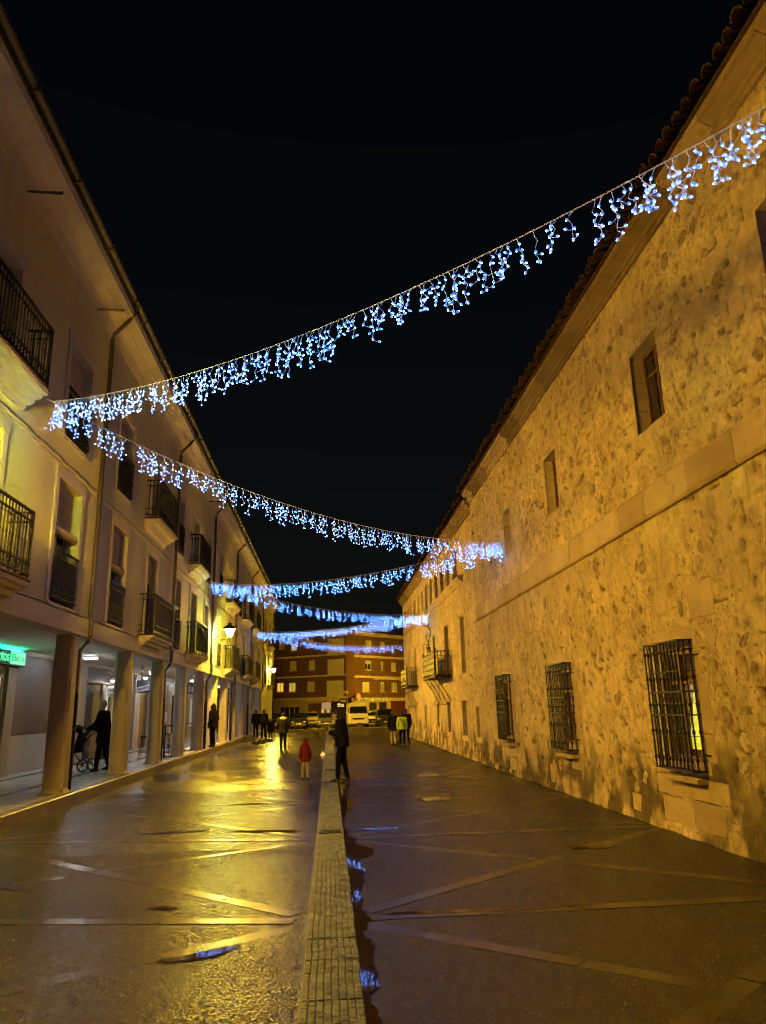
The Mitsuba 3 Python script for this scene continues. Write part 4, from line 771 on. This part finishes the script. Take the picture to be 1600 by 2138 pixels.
for F, wins, s1 in ((LF, WIN_L, 16.0), (RF, WIN_R, 10.8)):
    b = MB()
    for a, c, z0, z1 in cells(0, s1, 2.9, 10.4, [w[:4] for w in wins]): abox(b, F, a, c, z0, z1, -.28, 0)
    W = obj('wall', b, 'm_brick', APT)
    for a, c, z0, z1, kd in wins:
        w = MB(); abox(w, F, a - .04, c + .04, z0 - .08, z0, -.27, .05); w_ = obj('window', w, 'm_band', APT); fr = MB()
        for u, v, p, q in ((a, a + .06, z0, z1), (c - .06, c, z0, z1), (a + .06, c - .06, z0, z0 + .06), (a + .06, c - .06, z1 - .06, z1), ((a + c) / 2 - .03, (a + c) / 2 + .03, z0 + .06, z1 - .06)): abox(fr, F, u, v, p, q, -.20, -.15)
        if kd in 'ps': apt('shutter', 'm_shutter', F, a + .01, c - .01, z0 + .01, z1 - .01, -.12 if kd == 's' else -.06, -.04 if kd == 'p' else -.09, w_)
        else:
            obj('frame', fr, 'm_white', w_); k = apt('curtain', 'm_curtain_light' if kd != 'h' else 'm_dark', F, a, c, z0, z1, -.27, -.24, w_)
            if kd in ('y', 'y2', 'lit'): scene[k]['emitter'] = glow({'y': (.80, .50, .055), 'y2': (.45, .30, .05), 'lit': (.35, .42, .5)}[kd], .05)
            if kd == 'h': apt('shutter', 'm_shutter', F, a, c, z1 - (z1 - z0) * .35, z1, -.14, -.11, w_)
            p, e, n = F; g = MB(); q = lambda s, z: (*(p + e * s + n * -.18), z); g.add([q(a, z0), q(c, z0), q(c, z1), q(a, z1)], [[0, 1, 2], [0, 2, 3]]); obj('pane', g, 'm_glass', w_)
for z0, z1, F, s1, d in ((5.44, 5.62, LF, 16, .07), (7.76, 7.95, LF, 16, .07), (2.9, 3.12, LF, 16, .10), (5.18, 5.42, RF, 3.2, .08), (5.0, 5.4, RF, 10.8, .03), (7.48, 7.76, RF, 10.8, .07), (10.0, 10.4, RF, 10.8, .35), (10.25, 10.45, LF, 16, .2)): apt('band', 'm_band', F, 0.01 if d > .05 else 3.3, s1, z0, z1, -.1, d)
b = MB(); b.add([(2.0, 85.0, 2.9), (2.9, 85.2, 2.9), (2.9, 85.2, 10.4), (2.0, 85.0, 10.4)], [[0, 1, 2], [0, 2, 3]]); obj('corner_wall', b, 'm_brick', APT)
b = MB(); abox(b, LF, 0, 16, 0, 10.3, -8, -.5); abox(b, RF, 0, 10.8, 0, 10.3, -8, -.5); abox(b, LF, -.2, 16, 10.42, 10.6, -8.2, .3); abox(b, RF, -.2, 10.8, 10.42, 10.62, -8.2, .42); obj('core', b, 'm_dark', APT)
apt('shop_wall', 'm_shopwall', LF, 0, 16, -.05, 2.9, -.3, -.02); apt('shop_wall', 'm_shopwall', RF, 0, 6.3, -.05, 2.5, -.3, -.02)
apt('red_wall', 'm_redwall', RF, 6.55, 10.8, -.05, 2.5, -.3, .0); apt('white_post', 'm_band', RF, 6.2, 6.53, 0, 2.5, -.1, .05); apt('sign_band', 'm_band', RF, -.4, 10.8, 2.52, 2.92, -.1, .10); apt('sign_board', 'm_band', LF, 1.03, 5.44, 2.68, 3.13, .11, .22)
D = apt('glass_door', 'm_dark', LF, 6.5, 9.5, 0.0, 2.12, -.02, .02)
for s in (6.52, 7.25, 8.0, 8.7, 9.42): apt('door_frame', 'm_band', LF, s, s + .07, 0, 2.1, .02, .05, D)
apt('door_frame', 'm_band', LF, 6.52, 9.49, 2.1, 2.17, .02, .05, D)
D = apt('lit_shop_window', 'm_shopwall', LF, 2.15, 3.4, 1.75, 2.5, -.01, .02); scene[D]['emitter'] = glow((.28, .19, .10), .1)
for s in (2.4, 3.15): D2 = apt('lit_door', 'm_white', LF, s, s + .28, 1.0, 1.72, -.01, .02); scene[D2]['emitter'] = glow((.40, .28, .14), .03)
apt('shop_shutter', 'm_wood', LF, 3.5, 5.3, .1, 2.45, -.01, .03); apt('shop_door', 'm_dark', LF, .1, 2.1, 0, 2.6, -.015, .015)
for i in range(4):
    for j in range(2): k = apt('lit_pane', 'm_white', LF, .35 + i * .23, .35 + i * .23 + .17, 1.98 + j * .22, 2.14 + j * .22, .016, .03); scene[k]['emitter'] = glow((.75, .62, .22), .02)
for s in (.5, 2.6, 4.4): apt('bar_window', 'm_dark', RF, s, s + 1.3, .9, 2.4, -.02, .02)
def text_on(s, h, F, s0, z, d, w):                      # lettering on a facade: reads to the right as seen from the street
    t = meshkit.text_mesh(s, h, .02, True); v = t.vertices; p, e, n = F; sg = 1 if e[0] > 0 else -1; xx = (v[:, 0] - v[:, 0].min()) * w / np.ptp(v[:, 0]); q = p + np.outer(s0 + sg * xx, e) + np.outer(d + v[:, 2], n); t.vertices = np.c_[q, z + v[:, 1]]; return t
S = apt('bar_sign', 'm_white', RF, .6, 5.75, 2.55, 2.90, .10, .13); obj('lettering', text_on('ALMUERZOS - BOCADILLOS', .22, RF, .75, 2.60, .132, 4.8), 'm_dark', S)
S = apt('small_bar_sign', 'm_dark', LF, -.35, .55, 2.3, 2.85, .35, .42); obj('lettering', text_on('BAR', .24, LF, .42, 2.5, .425, .62), 'm_white', S)
b = MB(); p, e, n = RF; c = p + n * .5; a = np.linspace(0, 2 * np.pi, 25)[:-1]
b.add([(*(c + e * .36 * math.cos(q) + n * d), 3.05 + .36 * math.sin(q)) for d in (0, .12) for q in a] + [(*c, 3.05), (*(c + n * .12), 3.05)], [[i, (i + 1) % 24, 24 + (i + 1) % 24] for i in range(24)] + [[i, 24 + (i + 1) % 24, 24 + i] for i in range(24)] + [[48, i, (i + 1) % 24] for i in range(24)] + [[49, 24 + i, 24 + (i + 1) % 24] for i in range(24)]); obj('round_sign', b, 'm_band', APT)
apt('alarm_box', 'm_band', LF, -.2, .3, 3.4, 3.75, .02, .15)
apt('lamp_arm', 'm_dark', LF, 6.9, 7.0, 3.3, 3.5, 0, .3); apt('wall_box', 'm_band', LF, 9.9, 10.3, 1.3, 2.6, 0, .1)
# ------------------------------------------------------------------ parked vehicles (fronts towards the camera)
def hullpts(p): return m3.Manifold.hull_points(np.asarray(p, float))
def mtm(man): q = man.to_mesh(); return trimesh.Trimesh(np.array(q.vert_properties[:, :3]), np.array(q.tri_verts), process=False)
def section(y, w, z0, z1, r=.08, top=None):
    """A rounded cross-section of the car body at y: half-width w at the belt, narrower at the top when top is given."""
    t = w if top is None else top
    return [(-w + r, y, z0), (w - r, y, z0), (w, y, z0 + r), (t, y, z1 - r), (t - r, y, z1), (-t + r, y, z1), (-t, y, z1 - r), (-w, y, z0 + r)]
def loft(secs, b):
    n = len(secs[0]); v = np.vstack([np.array(s, float) for s in secs]); f = []
    for k in range(len(secs) - 1):
        for i in range(n): j = (i + 1) % n; p, q = k * n, (k + 1) * n; f += [[p + i, p + j, q + j], [p + i, q + j, q + i]]
    for i in range(1, n - 1): f += [[0, i + 1, i], [(len(secs) - 1) * n, (len(secs) - 1) * n + i, (len(secs) - 1) * n + i + 1]]
    return b.add(v, f)
def vehicle(name, label, cat, x, y, paint, body, house_, glass, wheels, lamp_z, w, group='vehicles parked at the end of the street', flip=False):
    """body, house_: lists of (y, half width, z0, z1[, top half width]) from front to back; glass: four (y, z) corners of the windscreen and of the side windows."""
    t = thing(name, label, cat, group); sgn = -1 if flip else 1
    def place(b):
        mm = b.mesh(); v = mm.vertices; mm.vertices = np.c_[x + v[:, 0], y + (v[:, 1] if not flip else 4.2 - v[:, 1]), v[:, 2]]
        if flip: mm.invert()
        return mm
    b = MB(); loft([section(*s[:4], .1, s[4] if len(s) > 4 else None) for s in body], b); loft([section(*s[:4], .1, s[4] if len(s) > 4 else None) for s in house_], b); B = obj('body', place(b), paint, t, smooth=40)
    (ya, za, wa), (yb, zb, wb) = glass['front']; b = MB(); b.add([(-wa, ya - .03, za + .03), (wa, ya - .03, za + .03), (wb, yb - .03, zb + .03), (-wb, yb - .03, zb + .03), (-wa, ya + .06, za), (wa, ya + .06, za), (wb, yb + .06, zb), (-wb, yb + .06, zb)], [[0, 1, 2], [0, 2, 3], [4, 6, 5], [4, 7, 6], [0, 4, 5], [0, 5, 1], [1, 5, 6], [1, 6, 2], [2, 6, 7], [2, 7, 3], [3, 7, 4], [3, 4, 0]]); obj('windscreen', place(b), 'm_carglass', t)
    for s in (-1, 1):
        b = MB(); sd = glass['side']; b.add([(s * (q[2] + .012), q[0], q[1]) for q in sd] + [(s * (q[2] - .04), q[0], q[1]) for q in sd], [[0, 1, 2], [0, 2, 3], [4, 6, 5], [4, 7, 6], [0, 4, 5], [0, 5, 1], [1, 5, 6], [1, 6, 2], [2, 6, 7], [2, 7, 3], [3, 7, 4], [3, 4, 0]]); obj('side_window', place(b), 'm_carglass', t)
        b = MB(); b.tm(ball(.5, (s * (w - .24), body[0][0] + .06, lamp_z), (.32, .22, .15), 2)); obj('headlight', place(b), 'm_headlamp', t, smooth=True)
        b = MB(); b.tm(ball(.5, (s * (w + .12), glass['front'][0][0] + .25, glass['front'][0][1] + .12), (.22, .14, .20), 1)); obj('mirror', place(b), paint, t, smooth=True)
        for yw in wheels:
            b = MB(); r = .33; b.tube([(s * (w - .20), yw, r), (s * (w + .005), yw, r)], r, 18); W = obj('wheel', place(b), 'm_tyre', t); b = MB(); b.tube([(s * (w - .02), yw, r), (s * (w + .02), yw, r)], [.21, .19], 14); obj('rim', place(b), 'm_chrome', W)
    f = body[0][0]; b = MB(); b.box(-w * .55, w * .55, f - .03, f + .05, lamp_z - .14, lamp_z + .02, .01); obj('radiator_grille', place(b), 'm_dark', t)
    b = MB(); b.box(-w * .9, w * .9, f - .05, f + .08, .22, .36, .03); obj('bumper_lip', place(b), 'm_dark', t); b = MB(); b.box(-.26, .26, f - .065, f - .045, .40, .51, .004); obj('number_plate', place(b), 'm_white', t)
def saloon(name, label, x, y, paint, h=1.46, w=.86, L=4.1, cat='car', flip=False):
    k = h / 1.46; vehicle(name, label, cat, x, y, paint,
        [(0, w - .12, .30, .66 * k), (.12, w - .04, .22, .74 * k, w - .10), (.9, w, .20, .90 * k, w - .05), (1.5, w, .20, .96 * k, w - .03), (3.3, w, .20, .98 * k, w - .03), (L - .1, w - .06, .24, .95 * k, w - .12), (L, w - .16, .34, .80 * k)],
        [(.98, w - .10, .84 * k, .93 * k), (1.75, w - .08, .90 * k, 1.40 * k, w - .26), (2.3, w - .06, .90 * k, h, w - .24), (3.3, w - .08, .90 * k, 1.42 * k, w - .25), (L - .18, w - .14, .88 * k, .98 * k)],
        {'front': ((1.05, .973 * k, w - .14), (1.70, 1.37 * k, w - .26)), 'side': [(1.45, .97 * k, w - .075), (3.5, .98 * k, w - .085), (3.2, 1.32 * k, w - .235), (1.95, 1.34 * k, w - .235)]}, (.75, L - .75), .64 * k, w, flip=flip)
saloon('parked_car', 'dark grey hatchback parked just right of the woman in the fur hood', -2.9, 73.3, 'm_paint_grey', 1.46, .80)
saloon('parked_car', 'silver car parked behind the man with the phone', -.25, 73.2, 'm_paint_silver', 1.42, .92)
saloon('parked_car', 'white car parked in the row behind, between the grey and silver cars', -1.9, 80.5, 'm_paint_white', 1.52, .86)
saloon('parked_car', 'black car at the left end of the parked row behind the people', -5.25, 73.6, 'm_paint_black', 1.5, .84)
saloon('parked_car', 'pale yellowish car showing behind the right side of the van', 4.7, 79.5, 'm_paint_white', 1.48, .86)
saloon('parked_car', 'black four-wheel-drive parked right of the van', 5.6, 73.4, 'm_paint_black', 1.68, .92)
w = .98
vehicle('parked_van', 'white delivery van parked in the middle of the row', 'van', 2.88, 73.2, 'm_paint_white',
    [(0, w - .10, .34, .92), (.12, w - .02, .26, 1.02, w - .06), (.85, w, .24, 1.28, w - .04), (1.1, w, .24, 1.34, w - .04), (5.0, w, .28, 1.4, w - .02)],
    [(.55, w - .08, 1.05, 1.20, w - .12), (1.05, w - .03, 1.1, 1.95, w - .14), (1.5, w - .01, 1.1, 2.25, w - .12), (2.0, w, 1.1, 2.32, w - .10), (5.0, w, 1.1, 2.30, w - .10)],
    {'front': ((.60, 1.275, w - .12), (1.03, 1.92, w - .17)), 'side': [(1.15, 1.28, w - .012), (2.0, 1.30, w + .0), (2.0, 1.85, w - .062), (1.35, 1.85, w - .08)]}, (.95, 4.1), .86, w)

# ------------------------------------------------------------------ people
SPH = trimesh.creation.icosphere(1, 1.0).vertices
def hull(*balls):
    """The hull of balls (centre, radius or radii)."""
    return m3.Manifold.hull_points(np.vstack([np.asarray(c, float) + SPH * np.asarray(r, float) for c, r in balls]))
def chain(pts, rad): return [hull((a, ra), (b, rb)) for a, b, ra, rb in zip(pts, pts[1:], rad, rad[1:])]
def skin(parts, res=.03, it=8):
    u = parts[0]
    for p in parts[1:]: u = u + p
    t = mtm(u.refine_to_length(res)); t.merge_vertices(); trimesh.smoothing.filter_taubin(t, iterations=it); return t
def person(label, x, y, z, face, h, pose, coat, legs, hair='m_hair', coat_len=.86, hood=None, hat=None, fur=False, child=False, shoes='m_shoe', stride=.0, lean=0.0, nod=.0, bulk=1.0, sleeves=None, res=.03, extra=None):
    """face: heading in degrees, 0 looks towards +y. All joints are in a local frame: x to the figure's right, y forward, z up, at a height of 1.70."""
    t = thing('person', label, 'person'); k = h / 1.70; A = math.radians(face); c, s = math.cos(A), math.sin(A)
    def put(m_):
        v = m_.vertices * k; m_.vertices = np.c_[x + v[:, 0] * c - v[:, 1] * s, y + v[:, 0] * s + v[:, 1] * c, z + v[:, 2]]; return m_
    def L(p): p = np.asarray(p, float); return p + [0, lean * max(0, p[2] - .9), 0]
    hr = 1.22 if child else 1.0; hip, sh, neck = .90, 1.40, 1.47; sw = .165 if not child else .15
    hd = L((0, .03 + nod * .10, 1.585 - nod * .03)); J = {}
    for q, sd in (('l', -1), ('r', 1)):
        f = stride * (1 if q == 'l' else -1); J[q + 'hip'] = np.array((sd * .085, 0, hip)); J[q + 'knee'] = np.array((sd * .09, f * .5 + .03 + max(0, -f) * .05, .49)); J[q + 'ank'] = np.array((sd * .095, f - max(0, -f) * .05, .085 + max(0, -f) * .12)); J[q + 'sh'] = L((sd * sw, 0, sh))
        if pose == 'phone' : el, wr = (sd * .23, .02, 1.12), (sd * .10, .27, 1.16) if q == 'l' else (sd * .20, .20, .98)
        elif pose == 'push': el, wr = (sd * .23, .10, 1.15), (sd * .20, .36, 1.02)
        elif pose == 'pocket': el, wr = (sd * .27, -.05, 1.12), (sd * .20, .10, .92)
        else: el, wr = (sd * .235, -.02 + f * -.25, 1.12), (sd * .25, .07 - f * .5, .87)
        J[q + 'el'], J[q + 'wr'] = L(el), L(wr)
    S = J
    body = [hull((hd + [0, -.012, .035], (.078, .094, .088)), (hd + [0, .03, -.05], (.056, .058, .062))), hull((hd + [0, .035, -.07], .045), (hd + [0, .06, -.085], .032)), hull((hd + [0, .088, .005], .012), (hd + [0, .112, -.025], .014)), hull((hd + [0, .0, -.07], .055), (L((0, 0, neck - .03)), .062))]
    for sd in (-1, 1): body.append(hull((hd + [sd * .078, -.005, .0], (.012, .022, .032)), (hd + [sd * .070, .0, -.01], .015)))
    body += [hull((S['lsh'], .05), (S['rsh'], .05), (L((0, .0, 1.2)), (.13, .09, .05)), (L((0, 0, 1.44)), .06)), hull((L((0, 0, 1.2)), (.13, .09, .05)), ((0, 0, .93), (.14, .10, .07)))]
    for q, sd in (('l', -1), ('r', 1)):
        body += chain([S[q + 'sh'], S[q + 'el'], S[q + 'wr']], [.045, .036, .026]) + chain([S[q + 'hip'], S[q + 'knee'], S[q + 'ank']], [.075, .05, .036])
        d = S[q + 'wr'] - S[q + 'el']; d /= np.linalg.norm(d); side = np.array([sd, 0, 0.]) - d * d[0] * sd; side /= np.linalg.norm(side) + 1e-9; up = np.cross(d, side); p = S[q + 'wr'] + d * .05
        body.append(hull((S[q + 'wr'], .024), (p + up * .02, .019), (p - up * .02, .019), (p + d * .03, .02)))
        for j, (o, ln) in enumerate(((.028, .060), (.010, .070), (-.009, .066), (-.027, .052))): a0 = p + up * o + d * .03; a1 = a0 + d * ln * .55 - side * .006; body += chain([a0, a1, a1 + d * ln * .4 - side * .022], [.0105, .0095, .0085])
        a0 = S[q + 'wr'] + d * .025 + up * .022; body += chain([a0, a0 + d * .03 + up * .025, a0 + d * .055 + up * .022 - side * .012], [.012, .011, .009])
    if child:
        pass
    obj('body', put(skin(body, .016 if res < .03 else .024, 5)), 'm_skin', t, smooth=True)
    b = bulk; top = [hull((S['lsh'] + [0, 0, -.01], .085 * b), (S['rsh'] + [0, 0, -.01], .085 * b), (L((0, 0, 1.18)), (.175 * b, .135 * b, .08)), (L((0, -.01, 1.455)), (.085, .08, .03))), hull((L((0, 0, 1.18)), (.175 * b, .135 * b, .08)), ((0, 0, max(coat_len, .80) + .04), (.185 * b, .145 * b, .06)))]
    if coat_len < .80: top.append(hull(((0, 0, .9), (.185 * b, .145 * b, .06)), ((0, .0, coat_len + .03), (.20 * b, .165 * b, .03))))
    for q in 'lr': e = S[q + 'wr'] - (S[q + 'wr'] - S[q + 'el']) * .08; top += chain([S[q + 'sh'], S[q + 'el'], e], [.080 * b, .062 * b, .048 * b])
    obj('coat', put(skin(top, res)), coat, t, smooth=True)
    tr = [hull((S['lhip'] + [0, 0, .05], .10), (S['rhip'] + [0, 0, .05], .10), ((0, -.02, .86), .11))]
    for q in 'lr': tr += chain([S[q + 'hip'] + [0, 0, .02], S[q + 'knee'], S[q + 'ank'] + [0, 0, .02]], [.098, .070, .055])
    obj('trousers', put(skin(tr, res)), legs, t, smooth=True)
    for q in 'lr': a = S[q + 'ank']; o = obj('shoe', put(skin([hull((a + [0, -.03, -.02], (.042, .045, .05)), (a + [0, .11, -.048], (.045, .07, .035)), (a + [0, -.02, -.05], (.04, .05, .035)))], .03, 3)), shoes, t, smooth=True)
    if hood is not None: obj('hood', put(skin([hull((hd + [0, -.02, .03], (.115, .125, .125)), (hd + [0, -.05, -.09], (.12, .10, .08))), hull((hd + [0, -.03, .14], .05), (hd + [0, -.06, .09], .07))], .03, 6)), hood, t, smooth=True)
    elif hat is not None:
        obj('knit_hat', put(skin([hull((hd + [0, -.015, .055], (.092, .106, .075)), (hd + [0, -.03, .115], (.06, .07, .045)))], .03, 4)), hat, t, smooth=True)
    else: obj('hair', put(skin([hull((hd + [0, -.022, .050], (.089, .098, .084)), (hd + [0, -.045, -.02], (.082, .07, .075)))], .02 if res < .03 else .03, 4)), hair, t, smooth=True)
    if fur: obj('fur_hood', put(skin([hull((L((-.13, -.07, 1.45)), .055), (L((0, -.13, 1.40)), (.08, .06, .07)), (L((0, -.08, 1.48)), .06)), hull((L((.13, -.07, 1.45)), .055), (L((0, -.13, 1.40)), (.08, .06, .07)), (L((0, -.08, 1.48)), .06))], .03, 3)), 'm_fur', t, smooth=True)
    if extra: extra(t, put, S, hd, L)
    return t
def phone(t, put, S, hd, L):
    b = MB(); p = S['lwr']; b.box(p[0] - .015, p[0] + .06, p[1] + .06, p[1] + .075, p[2] + .0, p[2] + .15, .004); m_ = put(b.mesh()); tag(obj('phone', m_, 'm_dark'), 'dark phone held by the man in the middle of the square', 'phone')
person('man in dark clothes looking down at a phone in the middle of the square', .33, 19.2, 0, 78, 1.74, 'phone', 'm_navy', 'm_black_cloth', bulk=1.25, stride=.10, lean=.06, nod=.75, coat_len=.80, extra=phone, res=.022)
person('small child in a red hooded coat and pale trousers on the wet square', -.62, 20.1, 0, 10, 1.0, 'down', 'm_red_cloth', 'm_beige', hood='m_red_cloth', child=True, stride=.12, coat_len=.74, bulk=1.05, res=.024)
person('woman walking away in a dark coat with a pale fur hood', -2.1, 35.1, 0, 0, 1.64, 'pocket', 'm_grey_cloth', 'm_black_cloth', fur=True, stride=.05, coat_len=.78, bulk=1.35)
person('person in a dark coat and pale legs walking beside the lime jacket', 3.08, 36.4, 0, -8, 1.60, 'down', 'm_black_cloth', 'm_beige', stride=.20, coat_len=.72, bulk=1.2)
def strap(t, put, S, hd, L):
    b = MB(); b.tube([L((-.12, -.145, 1.44)), L((0.02, -.175, 1.22)), L((.17, -.13, .98))], .018, 5); obj('bag_strap', put(b.mesh()), 'm_dark', t)
person('person in a lime green jacket with a dark shoulder strap, seen from behind', 3.46, 35.9, 0, 0, 1.50, 'down', 'm_green_cloth', 'm_black_cloth', stride=.08, coat_len=.82, bulk=1.25, extra=strap)
person('tall person in black walking on the wall side of the lime jacket', 3.80, 37.3, 0, 5, 1.66, 'down', 'm_black_cloth', 'm_black_cloth', stride=.10, coat_len=.78, bulk=1.25)
def pack(t, put, S, hd, L): obj('backpack', put(skin([hull((L((-.1, -.20, 1.34)), .06), (L((.1, -.20, 1.34)), .06), (L((-.12, -.22, 1.05)), .07), (L((.12, -.22, 1.05)), .07))], .04, 3)), 'm_grey_cloth', t, smooth=True)
person('adult in black with a backpack by the last arcade posts', -4.2, 49.3, 0, 0, 1.80, 'down', 'm_black_cloth', 'm_black_cloth', bulk=1.3, stride=.06, extra=pack)
person('person in dark clothes half hidden behind the backpack wearer', -4.95, 52.0, 0, 15, 1.82, 'down', 'm_black_cloth', 'm_black_cloth', bulk=1.1)
person('child in a black coat beside the adult with the backpack', -3.72, 48.8, 0, 8, 1.22, 'push', 'm_black_cloth', 'm_black_cloth', child=True, bulk=1.35, coat_len=.70)
person('person in a dark padded coat standing beside the round arcade post', -5.22, 34.7, WALK, 70, 1.82, 'pocket', 'm_black_cloth', 'm_black_cloth', hood='m_black_cloth', bulk=1.35, coat_len=.74)
person('person in a black coat and pale knit hat pushing a buggy under the arcade', -6.30, 21.9, WALK, 84, 1.86, 'push', 'm_black_cloth', 'm_black_cloth', hat='m_pale_cloth', lean=.10, stride=.12, coat_len=.66, bulk=1.2, res=.024)
def buggy(label, x, y, z, face, s=1.0):
    t = thing('buggy', label, 'buggy'); A = math.radians(face); c, q = math.cos(A), math.sin(A)
    def put(b): m_ = b.mesh() if isinstance(b, MB) else b; v = m_.vertices * s; m_.vertices = np.c_[x + v[:, 0] * c - v[:, 1] * q, y + v[:, 0] * q + v[:, 1] * c, z + v[:, 2]]; return m_
    for sx in (-.24, .24): b = MB(); b.tube([(sx, -.05, 1.03), (sx, .25, .80), (sx, .75, .26)], .014); b.tube([(sx, .15, .17), (sx, .50, .55)], .013); b.tube([(sx, .15, .17), (sx, .80, .20)], .012); obj('frame_tube', put(b), 'm_iron', t)
    b = MB(); b.tube([(-.24, -.05, 1.03), (.24, -.05, 1.03)], .018); obj('handle', put(b), 'm_dark', t)
    obj('seat', put(skin([hull(((-.17, .42, .48), .05), ((.17, .42, .48), .05), ((-.17, .75, .45), .05), ((.17, .75, .45), .05)), hull(((-.17, .42, .48), .05), ((.17, .42, .48), .05), ((-.17, .30, .95), .04), ((.17, .30, .95), .04))], .05, 3)), 'm_black_cloth', t, smooth=True)
    obj('canopy', put(skin([hull(((-.18, .30, .95), .04), ((.18, .30, .95), .04), ((-.17, .52, 1.05), .04), ((.17, .52, 1.05), .04), ((-.16, .66, .92), .03), ((.16, .66, .92), .03))], .05, 3)), 'm_black_cloth', t, smooth=True)
    for sx, yy, r in ((-.28, .15, .15), (.28, .15, .15), (-.2, .80, .11), (.2, .80, .11)):
        b = MB(); a = np.linspace(0, 2 * np.pi, 21); b.tube(np.c_[a * 0 + sx, yy + (r - .02) * np.cos(a), r + (r - .02) * np.sin(a)], .02, 6, False); W = obj('wheel', put(b), 'm_tyre', t); b = MB()
        for k in range(3): g = k * np.pi / 3 + .3; b.tube([(sx, yy - (r - .03) * math.cos(g), r - (r - .03) * math.sin(g)), (sx, yy + (r - .03) * math.cos(g), r + (r - .03) * math.sin(g))], .009, 5)
        obj('spoke', put(b), 'm_iron', W)
buggy('black buggy with spoked wheels pushed under the arcade, half hidden by the nearest post', -6.55, 21.95, WALK, 84, 1.15)
buggy('black buggy in front of the child by the last arcade posts', -3.72, 49.1, 0, 8)
